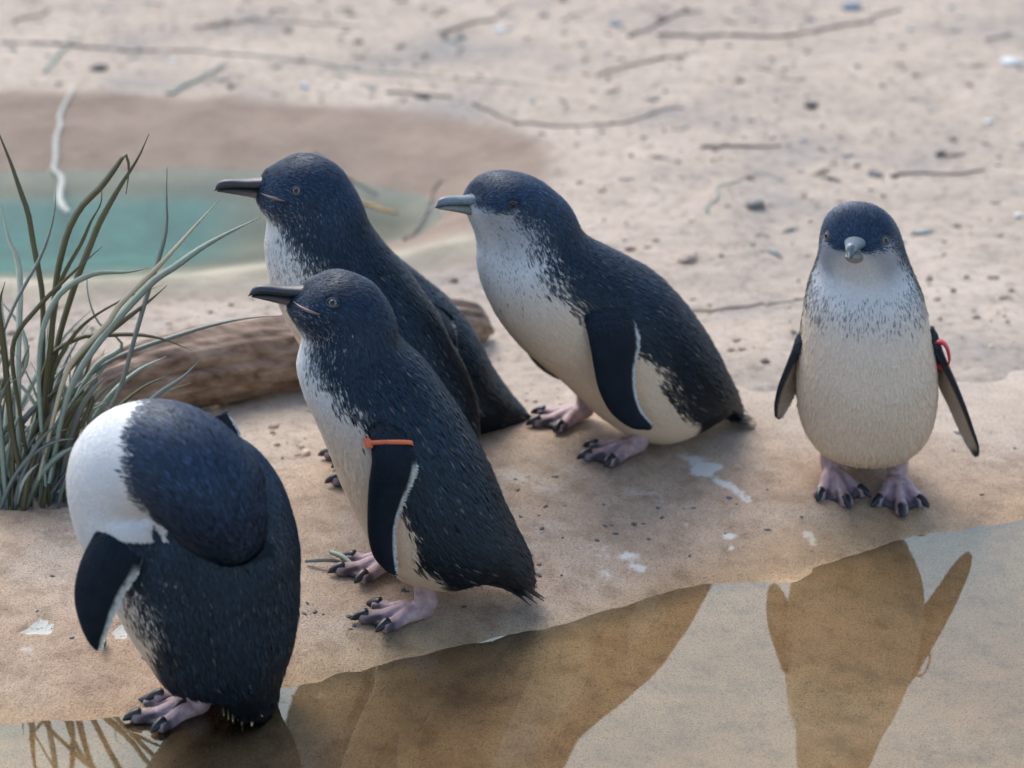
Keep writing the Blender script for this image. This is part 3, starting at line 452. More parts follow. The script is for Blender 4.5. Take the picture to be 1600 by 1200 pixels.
m_water = water_mat('still_water', (0.95, 0.96, 0.93), 0.05, 1.62)
gx = np.linspace(-30, 30, 61); 
xsw = np.concatenate([np.linspace(-25, -1.3, 8), np.arange(-1.2, 1.31, 0.02), np.linspace(1.4, 25, 8)])
V = []
for xv in xsw:
    yw = np.interp(xv, WLX[:, 0], WLX[:, 1])
    V += [(xv, -20, 0.0), (xv, 1.2, 0.0), (xv, yw + 0.035, 0.0)]
link('shallow_water', mesh_np('shallow_water', V, grid_faces(len(xsw), 3)[:, ::-1], [m_water]), kind='structure')
m_pond = water_mat('pool_water', (0.80, 0.88, 0.84), 0.45, 1.14)
pp = np.array(LAY['pond']); c = pp.mean(0)
V = [(*(c + (q - c) * 1.07 + np.array([0, 0.0])), 0.002) for q in pp]
link('pool_water', mesh_np('pool_water', V, [tuple(range(len(V)))], [m_pond]), kind='structure')

_slabtree = None
def ground_height(x, y):
    x = np.atleast_1d(np.asarray(x, float)); y = np.atleast_1d(np.asarray(y, float))
    return np.maximum(slab_z(x, y), sand_z(x, y)[0])
gh = lambda x, y: float(ground_height(x, y)[0])

# ------------------------------------------------------------------ driftwood log
def make_log():
    path = np.array(LAY['log'])
    n = 120; seg = 56
    t = np.linspace(0, 1, n)
    px = np.interp(t, np.linspace(0, 1, len(path)), path[:, 0]); py = np.interp(t, np.linspace(0, 1, len(path)), path[:, 1])
    k = np.ones(9) / 9
    px = np.convolve(np.pad(px, 4, 'edge'), k, 'valid'); py = np.convolve(np.pad(py, 4, 'edge'), k, 'valid')
    rad = 0.033 * (0.42 + 0.75 * np.sin(np.clip(t * 0.9 + 0.12, 0, 1) * math.pi) ** 0.7)
    rad *= 1 - 0.75 * sstep(0.93, 1.0, t) ** 2
    rad *= 1 - 0.8 * sstep(0.06, 0.0, t) ** 2
    d = np.array([path[-1][0] - path[0][0], path[-1][1] - path[0][1], 0]); L = np.linalg.norm(d); d /= L
    u = np.array([-d[1], d[0], 0]); w = np.array([0, 0, 1.0])
    V = []; G = []
    for i in range(n):
        a = np.linspace(0, 2 * math.pi, seg, endpoint=False)
        q = np.stack([np.full(seg, t[i] * L * 9), np.cos(a) * 3.0, np.sin(a) * 3.0], 1)
        g = fbm(q * np.array([0.7, 1.6, 1.6]), 1.0, 4, 4)
        fine = fbm(q * np.array([0.5, 5.5, 5.5]), 1.0, 3, 14)
        r = rad[i] * (1 + 0.20 * g + 0.07 * fine)
        zc = 0.034 + rad[i] * 0.72 + 0.004 * math.sin(t[i] * 9)
        c = np.array([px[i], py[i], zc])
        V.append(c + r[:, None] * (np.cos(a)[:, None] * u * 1.1 + np.sin(a)[:, None] * w))
        G.append(g)
    V = np.concatenate(V); G = np.concatenate(G)
    faces = [tuple(f) for f in grid_faces(n, seg, True)] + [tuple(range(seg))[::-1], tuple((n - 1) * seg + s for s in range(seg))]
    m, nt, b = principled('driftwood', Roughness=0.88)
    oc = coords(nt)
    mp = nt.nodes.new('ShaderNodeMapping'); mp.inputs['Rotation'].default_value = (0, 0, -math.atan2(d[1], d[0])); mp.inputs['Scale'].default_value = (6, 60, 60)
    nt.links.new(oc, mp.inputs[0])
    n1 = noise_node(nt, 1.0, 6, 0.65, mp.outputs[0]); n2 = noise_node(nt, 12, 4, 0.6, oc)
    c1 = ramp(nt, n1.outputs['Fac'], [(0.30, lin(84, 66, 54)), (0.46, lin(146, 124, 106)), (0.68, lin(192, 174, 154))])
    c2 = ramp(nt, n2.outputs['Fac'], [(0.35, (0.62, 0.57, 0.54)), (0.62, (1.05, 1.03, 1.0))])
    nt.links.new(mixc(nt, 0.9, c1.outputs[0], c2.outputs[0], 'MULTIPLY'), b.inputs['Base Color'])
    nt.links.new(bump(nt, n1.outputs['Fac'], 0.8, 0.006), b.inputs['Normal'])
    link('driftwood_log', mesh_np('driftwood_log', V, faces, [m]), label='weathered brown driftwood log lying on the sand behind the dark penguins', category='log')
make_log()

# ------------------------------------------------------------------ sedge tussock
TONES = {'d': lin(92, 90, 62), 'g': lin(124, 132, 128), 'p': lin(196, 206, 190), 's': lin(204, 196, 166), 'b': lin(146, 164, 150)}
blade_mats = {}
for k, c in TONES.items():
    m, nt, b = principled('sedge_' + k, Roughness=0.5)
    oc = coords(nt); n1 = noise_node(nt, 60, 3, 0.6, oc); n2 = noise_node(nt, 9, 3, 0.6, oc)
    cc = mixc(nt, n1.outputs['Fac'], c * 0.72, c * 1.15)
    cc = mixc(nt, ramp(nt, n2.outputs['Fac'], [(0.5, (0, 0, 0)), (0.7, (1, 1, 1))]).outputs[0], cc, c * 0.6 + lin(120, 110, 80) * 0.4)
    nt.links.new(cc, b.inputs['Base Color'])
    blade_mats[k] = m

def blade_mesh(pts, w, tone, origin):
    P, _ = catmull(np.array(pts, float), 26)
    n = len(P); t = np.linspace(0, 1, n)
    tan = np.gradient(P, axis=0); tan /= np.linalg.norm(tan, axis=1, keepdims=True) + 1e-9
    side = np.cross(tan, np.array([0.25, 1.0, 0.15])); side /= np.linalg.norm(side, axis=1, keepdims=True) + 1e-9
    tw = RNG.uniform(-0.6, 0.6) + t * RNG.uniform(-0.8, 0.8)
    nor = np.cross(side, tan)
    side, nor = side * np.cos(tw)[:, None] + nor * np.sin(tw)[:, None], nor * np.cos(tw)[:, None] - side * np.sin(tw)[:, None]
    ww = 1.35 * w * (0.75 + 0.25 * np.sin(t * math.pi)) * np.clip((1 - t) / 0.30, 0.06, 1) ** 0.7
    V = np.stack([P - side * ww[:, None] * 0.5 + nor * ww[:, None] * 0.16, P - nor * ww[:, None] * 0.10,
                  P + side * ww[:, None] * 0.5 + nor * ww[:, None] * 0.16, P + nor * ww[:, None] * 0.10 ], 1).reshape(-1, 3) - origin
    F4 = [tuple(f) for f in grid_faces(n, 4, True)] + [(0, 1, 2, 3), ((n - 1) * 4 + 3, (n - 1) * 4 + 2, (n - 1) * 4 + 1, (n - 1) * 4)]
    return mesh_np('blade', V, F4, [blade_mats[tone]])

def make_tussock():
    cx, cy = LAY['clump'][0]
    o = np.array([cx, cy, gh(cx, cy)])
    root = link('sedge_tussock', None, loc=tuple(o), label='grey-green sedge tussock with long arching blades, growing behind the preening penguin', category='grass')
    for pts, w, tone in LAY['blades']:
        link('blade', blade_mesh(pts, w, tone, o), root)
    for k in range(140):
        a = RNG.uniform(0, 2 * math.pi); r = 0.045 * math.sqrt(RNG.uniform(0, 1))
        b0 = np.array([cx - 0.01 + r * 1.3 * math.cos(a), cy + r * math.sin(a), o[2] - 0.006])
        L = RNG.uniform(0.06, 0.20) * (1 if k % 3 else 0.65)
        az = RNG.normal(0.35, 1.1); lean = RNG.uniform(0.12, 0.75); droop = RNG.uniform(0.2, 1.7)
        dr = np.array([math.cos(az), 0.55 * math.sin(az) + RNG.normal(0, 0.2), 0])
        pts = [b0]; ang = lean * 0.35
        for s in range(7):
            ang += (lean * 0.6 + droop * (s / 7) ** 1.6) / 7 * 1.3
            pts.append(pts[-1] + L / 7 * (dr * math.sin(ang) + np.array([0, 0, math.cos(ang)])))
        pts = np.array(pts); pts[:, 2] = np.maximum(pts[:, 2], o[2] - 0.008)
        link('blade', blade_mesh(pts, RNG.uniform(0.0026, 0.0048), 'dgbgpbdb'[k % 8], o), root)
make_tussock()

# loose fallen blades on the bank
for pts, tone, lab in (([(-0.165, 2.19), (-0.150, 2.172), (-0.134, 2.151)], 'b', 'fallen green sedge blade on the slab between the preening penguin and the orange-banded penguin'),
                       ([(-0.185, 2.172), (-0.165, 2.168), (-0.147, 2.172)], 'g', 'short fallen grey sedge blade beside the preening penguin'),
                       ([(-0.347, 2.037), (-0.346, 2.025), (-0.345, 2.012)], 'b', 'short blue-green blade stub under the flipper of the preening penguin')):
    q = np.array([(a, b_, gh(a, b_) + 0.0035 + 0.004 * (i == 1)) for i, (a, b_) in enumerate(pts)])
    link('fallen_leaf', blade_mesh(q, 0.0045, tone, q[0]), loc=tuple(q[0]), label=lab, category='leaf')

# ------------------------------------------------------------------ twigs, stones and grit
tw_cols = {'k': lin(118, 108, 98), 't': lin(158, 142, 122), 'y': lin(186, 150, 96), 'e': lin(136, 150, 136), 'p': lin(186, 188, 176)}
tw_names = {'k': 'dark brown', 't': 'tan', 'y': 'straw-yellow', 'e': 'grey-green', 'p': 'pale'}
tw_mats = {}
for k, c in tw_cols.items():
    m, nt, b = principled('twig_' + k, Roughness=0.85)
    n1 = noise_node(nt, 90, 4, 0.6, coords(nt))
    nt.links.new(mixc(nt, n1.outputs['Fac'], c * 0.6, c * 1.3), b.inputs['Base Color'])
    tw_mats[k] = m
def where(x_, y_):
    a = 'beyond the pool' if y_ > 3.66 and x_ < 0.05 else 'above the red-banded penguin' if x_ > 0.42 and y_ > 3.2 else 'beside the red-banded penguin' if x_ > 0.42 else 'in front of the log' if y_ < 2.75 and x_ < 0 else 'far behind the pale-cheeked penguin' if y_ > 3.6 else 'between the pale-cheeked and the red-banded penguins' if y_ < 3.0 else 'behind the pale-cheeked penguin'
    return a.replace('above', 'far behind')
for i, (pts, r, tone) in enumerate(LAY['twigs']):
    P, _ = catmull(np.array([[a, b_, 0] for a, b_ in pts]), 16)
    r *= 0.72
    P[:, :2] += 0.010 * np.stack([fbm(P[:, :2], 25, 2, i), fbm(P[:, :2], 25, 2, i + 50)], 1)
    P[:, 2] = np.maximum(ground_height(P[:, 0], P[:, 1]), 0.0) + r * 0.45
    o = P[0].copy()
    v, f = tube(P - o, r * (1 - 0.5 * np.linspace(0, 1, 16)), 7, flat=0.45 if tone in 'ep' else None)
    name = 'fallen_leaf' if tone in 'ep' else 'twig'
    link(name, mesh_np(name, v, f, [tw_mats[tone]]), loc=tuple(o),
         label=f"{'long' if len(pts) > 3 else 'short' if math.dist(pts[0], pts[-1]) < 0.12 else 'straight'} {tw_names[tone]} {'dead leaf blade' if tone in 'ep' else 'twig'} on the sand {where(*pts[1])}", category='leaf' if tone in 'ep' else 'twig',
         group=f"{tw_names[tone]} {'leaf blades' if tone in 'ep' else 'twigs'} strewn on the sand")

st_cols = {'w': (lin(208, 210, 206), 'white'), 'k': (lin(98, 92, 88), 'dark'), 'g': (lin(142, 138, 130), 'grey'), 't': (lin(182, 164, 146), 'sand-coloured'), 'r': (lin(112, 76, 60), 'brown'), 'b': (lin(138, 150, 158), 'blue-grey')}
st_mats = {}
for k, (c, nm) in st_cols.items():
    m, nt, b = principled('stone_' + k, Roughness=0.85)
    n1 = noise_node(nt, 110, 5, 0.65, coords(nt))
    nt.links.new(mixc(nt, n1.outputs['Fac'], c * 0.65, c * 1.25), b.inputs['Base Color'])
    st_mats[k] = m

def rock_mesh(name, r, mat, seed, flat=0.55, sub=3):
    bm = bmesh.new(); bmesh.ops.create_icosphere(bm, subdivisions=sub, radius=1)
    V = np.array([v.co[:] for v in bm.verts]); Fc = [tuple(v.index for v in f.verts) for f in bm.faces]; bm.free()
    rs = np.random.default_rng(seed)
    for k in range(9):                      # a few broken facets
        d = rs.normal(size=3); d /= np.linalg.norm(d); h = rs.uniform(0.62, 0.9)
        e = np.maximum(V @ d - h, 0); V = V - e[:, None] * d * 0.85
    V = V * (1 + 0.10 * fbm(V + seed * 3.7, 2.2, 3, seed)[:, None])
    V *= np.array([r * rs.uniform(0.9, 1.25), r * rs.uniform(0.65, 0.95), r * flat])
    return mesh_np(name, V, Fc, [mat])
for i, (sx, sy, r, tone) in enumerate(LAY['stones']):
    link('stone', rock_mesh('stone', r, st_mats[tone], 100 + i, 0.5), loc=(sx, sy, max(gh(sx, sy), 0) + r * 0.18), rz=i * 1.3,
         label=f"{'large' if r > 0.014 else 'small' if r > 0.006 else 'tiny'} {st_cols[tone][1]} stone on the sand {where(sx, sy)}", category='stone', group=f'{st_cols[tone][1]} stones strewn on the sand')
m_grit, nt, b = principled('grit', Roughness=0.7)
n1 = noise_node(nt, 300, 3, 0.6, coords(nt)); nt.links.new(mixc(nt, n1.outputs['Fac'], lin(42, 46, 52), lin(110, 116, 122)), b.inputs['Base Color'])
gm = [rock_mesh('dark_grit', 1.0, m_grit, 300 + k, 0.35, 2) for k in range(5)]
for i, (sx, sy, sz) in enumerate(LAY['grit']):
    o = link('dark_grit', gm[i % 5], loc=(sx, sy, gh(sx, sy) + 0.0002), rz=i * 2.1, label='small dark grit fleck lying on the tan slab', category='grit', group='dark grit flecks on the slab')
    s = (0.0012 + 0.0017 * ((i * 37) % 11) / 11) * 1.15
    o.scale = (s * 1.2, s, s)
m_spk, nt, b = principled('sand_crumb', Roughness=0.9, Base_Color=lin(196, 182, 164))

# crumbs of sand scattered over the beach: uncountable
def crumbs():
    bm = bmesh.new(); bmesh.ops.create_icosphere(bm, subdivisions=1, radius=1)
    U = np.array([v.co[:] for v in bm.verts]); Fq = np.array([[v.index for v in f.verts] for f in bm.faces]); bm.free()
    n = 5200
    cx = RNG.uniform(-0.75, 0.95, n); cy = 2.30 + 2.3 * RNG.uniform(0, 1, n) ** 1.3
    d = cy - np.interp(cx, SBX[:, 0], SBX[:, 1])
    z, dbb, dpp = sand_z(cx, cy)
    ok = (d > 0.03) & (dbb < -0.01)
    cx, cy, z = cx[ok], cy[ok], z[ok]; n = len(cx)
    r = 0.0012 + 0.0042 * RNG.uniform(0, 1, n) ** 5
    sc = r[:, None] * RNG.uniform(0.6, 1.3, (n, 3)) * np.array([1.2, 1, 0.8])
    V = (U[None] * (1 + 0.25 * RNG.normal(size=(n, len(U), 1))) * sc[:, None] + np.stack([cx, cy, z + r * 0.1], 1)[:, None]).reshape(-1, 3)
    Fc = (Fq[None] + (np.arange(n) * len(U))[:, None, None]).reshape(-1, 3)
    tint = RNG.uniform(0.45, 1.15, n)
    base = lin(196, 180, 160)[None] * tint[:, None]
    m, nt, b = principled('crumb', Roughness=0.9); nt.links.new(attr(nt, 'Col'), b.inputs['Base Color'])
    link('sand_crumbs', mesh_np('sand_crumbs', V, Fc, [m], col=np.repeat(base, len(U), 0)), kind='stuff', label='small crumbs of sand and gravel scattered over the beach', category='gravel')
crumbs()

# shreds of dead leaf over the far sand: uncountable
def litter():
    n = 420
    cx = RNG.uniform(-0.9, 1.1, n); cy = 2.75 + 1.9 * RNG.uniform(0, 1, n) ** 0.75
    z, dbb, _ = sand_z(cx, cy)
    ok = (dbb < -0.02) & ((cx > 0.1) | (cy > 3.6)); cx, cy, z = cx[ok], cy[ok], z[ok]; n = len(cx)
    a = RNG.uniform(0, math.pi, n); L = RNG.uniform(0.004, 0.020, n); W = L * RNG.uniform(0.12, 0.45, n)
    d = np.stack([np.cos(a), np.sin(a), RNG.uniform(-0.1, 0.15, n)], 1); s_ = np.stack([-np.sin(a), np.cos(a), RNG.uniform(-0.2, 0.2, n)], 1)
    c = np.stack([cx, cy, z + 0.0015], 1); up_ = np.array([0, 0, 0.0014])
    V = np.stack([c - d * L[:, None], c + s_ * W[:, None], c + d * L[:, None], c - s_ * W[:, None], c + up_, c - up_], 1).reshape(-1, 3)
    o = (np.arange(n) * 6)[:, None, None]
    Fc = (o + np.array([[0, 1, 4], [1, 2, 4], [2, 3, 4], [3, 0, 4], [1, 0, 5], [2, 1, 5], [3, 2, 5], [0, 3, 5]])[None]).reshape(-1, 3)
    pal = np.array([lin(120, 112, 102), lin(150, 160, 158), lin(96, 84, 72), lin(190, 190, 180), lin(140, 128, 110), lin(128, 146, 142)])
    m, nt, b = principled('leaf_litter', Roughness=0.8); nt.links.new(attr(nt, 'Col'), b.inputs['Base Color'])
    link('leaf_litter', mesh_np('leaf_litter', V, Fc, [m], col=np.repeat(pal[RNG.integers(0, 6, n)], 6, 0)), kind='stuff', label='shreds of dead leaf littering the far sand', category='litter')
litter()

# ------------------------------------------------------------------ penguins
def feather_material(name, rough, spec):
    m, nt, b = principled(name, Roughness=rough)
    b.inputs['Specular IOR Level'].default_value = spec
    b.inputs['Specular Tint'].default_value = (0.72, 0.86, 1.0, 1)
    oc = coords(nt)
    n = noise_node(nt, 420, 3, 0.6, oc)
    v = ramp(nt, n.outputs['Fac'], [(0.3, (0.9, 0.9, 0.9)), (0.7, (1.06, 1.06, 1.06))])
    nt.links.new(mixc(nt, 1.0, attr(nt, 'Col'), v.outputs[0], 'MULTIPLY'), b.inputs['Base Color'])
    return m
M_FEATHER = feather_material('feather', 0.45, 0.38)
M_DOWN = feather_material('plumage_base', 0.7, 0.25)
M_SKIN, nt, b = principled('foot_skin', Roughness=0.5)
oc = coords(nt)
vo = nt.nodes.new('ShaderNodeTexVoronoi'); vo.inputs['Scale'].default_value = 900; nt.links.new(oc, vo.inputs['Vector'])
n = noise_node(nt, 160, 3, 0.6, oc)
v = ramp(nt, n.outputs['Fac'], [(0.3, (0.72, 0.66, 0.68)), (0.7, (1.1, 1.1, 1.1))])
nt.links.new(mixc(nt, 1.0, attr(nt, 'Col'), v.outputs[0], 'MULTIPLY'), b.inputs['Base Color'])
nt.links.new(bump(nt, vo.outputs['Distance'], 0.5, 0.0008), b.inputs['Normal'])
M_CLAW, nt, b = principled('claw_horn', Roughness=0.35, Base_Color=lin(34, 34, 38))
M_BILL, nt, b = principled('bill_horn', Roughness=0.36)
oc = coords(nt); n = noise_node(nt, 260, 4, 0.6, oc)
v = ramp(nt, n.outputs['Fac'], [(0.3, (0.75, 0.75, 0.75)), (0.7, (1.2, 1.2, 1.2))])
nt.links.new(mixc(nt, 1.0, attr(nt, 'Col'), v.outputs[0], 'MULTIPLY'), b.inputs['Base Color'])
nt.links.new(bump(nt, n.outputs['Fac'], 0.3, 0.0006), b.inputs['Normal'])
M_EYE, nt, b = principled('eye_iris', Roughness=0.08, Base_Color=lin(122, 120, 114))
M_EYED, nt, b = principled('eye_dark', Roughness=0.08, Base_Color=lin(30, 28, 28))
M_PUPIL, nt, b = principled('pupil', Roughness=0.05, Base_Color=(0.004, 0.004, 0.005))
M_LID, nt, b = principled('eyelid', Roughness=0.6, Base_Color=lin(86, 83, 80))
M_ORANGE, nt, b = principled('orange_plastic', Roughness=0.4, Base_Color=lin(226, 112, 66))
M_RED, nt, b = principled('red_plastic', Roughness=0.35, Base_Color=lin(196, 30, 52))

def remesh(parts, voxel, smooth):
    v, f = merge(parts)
    me = mesh_np('tmp', v, f)
    o = bpy.data.objects.new('tmp', me); COL.objects.link(o)
    md = o.modifiers.new('r', 'REMESH'); md.mode = 'VOXEL'; md.voxel_size = voxel; md.use_smooth_shade = True
    ms = o.modifiers.new('s', 'SMOOTH'); ms.factor = 0.5; ms.iterations = smooth
    dg = bpy.context.evaluated_depsgraph_get(); dg.update()
    ev = o.evaluated_get(dg); em = ev.to_mesh()
    em.calc_loop_triangles()
    V = np.empty(len(em.vertices) * 3); em.vertices.foreach_get('co', V); V = V.reshape(-1, 3)
    F = np.empty(len(em.loop_triangles) * 3, np.int32); em.loop_triangles.foreach_get('vertices', F); F = F.reshape(-1, 3)
    ev.to_mesh_clear()
    bpy.data.objects.remove(o); bpy.data.meshes.remove(me)
    return V, F

def vnormals(V, F):
    fn = np.cross(V[F[:, 1]] - V[F[:, 0]], V[F[:, 2]] - V[F[:, 0]])
    N = np.zeros_like(V)
    for k in range(3):
        np.add.at(N, F[:, k], fn)
    return N / (np.linalg.norm(N, axis=1, keepdims=True) + 1e-12)

def loft_torso(st, nr=84, seg=44, expo=2.15):
    R_, si = catmull(np.array(st), nr)
    a = np.linspace(0, 2 * math.pi, seg, endpoint=False)
    ca, sa = np.cos(a), np.sin(a)
    V = np.empty((nr, seg, 3)); U = np.empty((nr, seg)); PH = np.empty((nr, seg))
    for k in range(nr):
        vx, vz, dx, dz, w = R_[k]; w = max(w, 0.003)
        c = np.array([(vx + dx) / 2, 0, (vz + dz) / 2]); ax = np.array([(dx - vx) / 2, 0, (dz - vz) / 2])
        e = 2 / expo
        cc = np.sign(ca) * np.abs(ca) ** e; ss = np.sign(sa) * np.abs(sa) ** e
        V[k] = c - cc[:, None] * ax + ss[:, None] * np.array([0, w, 0])
        U[k] = si[k] / (len(st) - 1); PH[k] = np.degrees(np.where(a > math.pi, 2 * math.pi - a, a))
    flow = np.empty_like(V); flow[1:] = V[:-1] - V[1:]; flow[0] = flow[1]
    F = [tuple(f) for f in grid_faces(nr, seg, True)]
    vv = V.reshape(-1, 3); n = len(vv)
    vv2 = np.concatenate([vv, V[0].mean(0)[None], V[-1].mean(0)[None]])
    for s in range(seg):
        F.append((n, (s + 1) % seg, s)); F.append((n + 1, (nr - 1) * seg + s, (nr - 1) * seg + (s + 1) % seg))
    return vv2, F, dict(p=vv, u=U.ravel(), phi=PH.ravel(), flow=flow.reshape(-1, 3), zone=np.zeros(n))

def loft_path(rows, nr=50, seg=40):
    R_, si = catmull(np.array(rows), nr)
    v, f = tube(R_[:, :3], R_[:, 3], seg)
    n = nr * seg
    P = v[:n].reshape(nr, seg, 3)
    flow = np.empty_like(P); flow[1:] = P[:-1] - P[1:]; flow[0] = flow[1]
    return v, f, dict(p=v[:n], u=np.repeat(0.62 + 0.38 * si / (len(rows) - 1), seg), phi=np.full(n, 150.0), flow=flow.reshape(-1, 3), zone=np.ones(n))

def transfer(V, src, k=6):
    S = src['p']; out = {q: [] for q in ('u', 'phi', 'flow', 'zone')}
    for a in range(0, len(V), 1500):
        Q = V[a:a + 1500]
        d2 = (Q ** 2).sum(1)[:, None] + (S ** 2).sum(1)[None] - 2 * Q @ S.T
        idx = np.argpartition(d2, k, axis=1)[:, :k]
        w = 1 / (np.take_along_axis(d2, idx, 1).clip(0) + 1e-6); w /= w.sum(1, keepdims=True)
        for q in ('u', 'phi', 'zone'):
            out[q].append((src[q][idx] * w).sum(1))
        out['flow'].append((src['flow'][idx] * w[:, :, None]).sum(1))
    return {q: np.concatenate(v) for q, v in out.items()}

# plumage colours; the dark tone deepens towards the tail
C_BACK = lin(20, 31, 40); C_CAP = lin(38, 51, 68); C_LOW = lin(15, 20, 25)
C_WHITE = lin(232, 232, 228); C_CREAM = lin(240, 217, 188)

def pattern(cfg, p, at):
    """probability of a dark feather, dark colour and light colour at each point"""
    u, phi, zone = at['u'], at['phi'], at['zone']
    us, bs = zip(*cfg['bound_deg'])
    fb = np.interp(u, us, bs)
    nz = fbm(p, 60, 3, 5) * 7
    soft = np.interp(u, [0, 0.40, 0.55, 0.66, 1], [6, 7, 22, 24, 16])
    dark = sstep(-soft, soft, phi - fb + nz)
    if 'bound' in cfg:                     # preening bird: edge of the pale throat on the bent neck
        B = np.array(cfg['bound']); o = np.argsort(B[:, 1])
        xb = np.interp(p[:, 2], B[o, 1], B[o, 0])
        dk = sstep(0.008, -0.008, p[:, 0] - xb + 0.004 * fbm(p, 80, 3, 6))
        neck = np.clip(zone, 0, 1)
        dk = np.where((p[:, 0] < 0.038) & (p[:, 2] < 0.182), 1.0, dk)
        dark = np.where(neck > 0.5, dk, np.where((p[:, 2] > 0.19) & (p[:, 0] > 0.045), dk, dark))
    headf = sstep(0.58, 0.74, u)
    dc = C_BACK[None] * (1 - headf[:, None]) + (C_CAP * cfg.get('cap', 1.0))[None] * headf[:, None]
    low = sstep(0.42, 0.1, u)[:, None]
    dc = dc * (1 - low) + C_LOW[None] * low
    wm = sstep(0.40, 0.62, u)[:, None]
    lc = C_CREAM[None] * (1 - wm) + C_WHITE[None] * wm
    g = cfg.get('grey_cheek', 0.0) * headf * sstep(15, 50, phi)
    lc = lc * (1 - g[:, None]) + (lin(150, 156, 166))[None] * g[:, None]
    return dark, dc, lc

def sample(V, F, dens_v, base_density, rng):
    tri = V[F]; A = np.linalg.norm(np.cross(tri[:, 1] - tri[:, 0], tri[:, 2] - tri[:, 0]), axis=1) / 2
    w = A * dens_v[F].mean(1)
    n = int(w.sum() * base_density)
    c = np.cumsum(w); t = np.searchsorted(c, rng.uniform(0, c[-1], n)).clip(0, len(F) - 1)
    r1 = np.sqrt(rng.uniform(0, 1, n)); r2 = rng.uniform(0, 1, n)
    return t, np.stack([1 - r1, r1 * (1 - r2), r1 * r2], 1)

def feathers(P, N, T, L, W, lift, col_base, col_tip):
    """one small blade with four corners and a raised shaft for each sample"""
    T = T - N * (T * N).sum(1)[:, None]; T /= np.linalg.norm(T, axis=1, keepdims=True) + 1e-12
    S = np.cross(N, T)
    D = T * np.cos(lift)[:, None] + N * np.sin(lift)[:, None]
    L = L[:, None]; W = W[:, None]
    b = P - N * L * 0.035 + N * 0.0002
    v0 = b; v1 = b + D * L * 0.5 + S * W * 0.5 - N * W * 0.10
    v2 = b + D * L - N * L * 0.02; v3 = b + D * L * 0.5 - S * W * 0.5 - N * W * 0.10
    vm = b + D * L * 0.52 + N * W * 0.10
    n = len(P)
    V = np.stack([v0, v1, v2, v3, vm], 1).reshape(-1, 3)
    o = (np.arange(n) * 5)[:, None]
    F = np.concatenate([o + np.array([[0, 1, 4]]), o + np.array([[1, 2, 4]]), o + np.array([[2, 3, 4]]), o + np.array([[3, 0, 4]])], 1).reshape(-1, 3)
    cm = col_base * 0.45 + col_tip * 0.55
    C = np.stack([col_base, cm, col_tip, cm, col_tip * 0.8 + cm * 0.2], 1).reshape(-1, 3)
    return V, F, C

def flipper_geo(rows, sign, th0=0.0052):
    R_, _ = catmull(np.array(rows), 44)
    nr, seg = len(R_), 26
    Fp, Bp = R_[:, :3].copy(), R_[:, 3:6].copy()
    along = np.gradient((Fp + Bp) / 2, axis=0)
    V = np.empty((nr, seg, 3)); C = np.empty((nr, seg)); O = np.empty((nr, seg)); T_ = np.empty((nr, seg))
    a = np.linspace(0, 2 * math.pi, seg, endpoint=False)
    for k in range(nr):
        t = k / (nr - 1)
        ac = Bp[k] - Fp[k]
        nrm = np.cross(along[k], ac); nrm /= np.linalg.norm(nrm) + 1e-12
        if nrm[1] * sign < 0: nrm = -nrm
        th = th0 * (1.15 - 0.75 * t)
        c = 0.5 - 0.5 * np.cos(a)
        prof = np.sin(a) * (1.15 - 0.75 * c)
        cur = 0.10 * np.linalg.norm(ac) * (1 - (2 * c - 1) ** 2)
        V[k] = Fp[k] + c[:, None] * ac + (prof * th + cur)[:, None] * nrm
        C[k] = c; O[k] = np.sin(a); T_[k] = t
    F = [tuple(f) for f in grid_faces(nr, seg, True)] + [tuple(range(seg)), tuple((nr - 1) * seg + s for s in range(seg))[::-1]]
    return V.reshape(-1, 3), F, C.ravel(), O.ravel(), T_.ravel(), (Fp, Bp, along)

def flipper_colour(V, C, O, T, e0=0.30):
    n = fbm(V, 120, 2, 3)[:, None] * 0.10
    out = lin(19, 27, 36)[None] * (1 + n * 3)
    edge = sstep(0.925, 0.95, C + 0.01 * fbm(V, 300, 2, 9))[:, None] * sstep(e0, e0 + 0.08, T)[:, None]
    out = out * (1 - edge) + lin(206, 212, 206)[None] * edge
    inn = lin(190, 181, 166)[None] * (1 + n)
    lead = np.maximum(sstep(0.22, 0.05, C), sstep(0.86, 0.97, T))[:, None]
    inn = inn * (1 - lead) + lin(58, 58, 58)[None] * lead
    root_ = sstep(0.38, 0.22, T)[:, None]
    inn = inn * (1 - root_) + lin(40, 44, 50)[None] * root_
    o = sstep(-0.1, 0.1, O)[:, None]
    return inn * (1 - o) + out * o

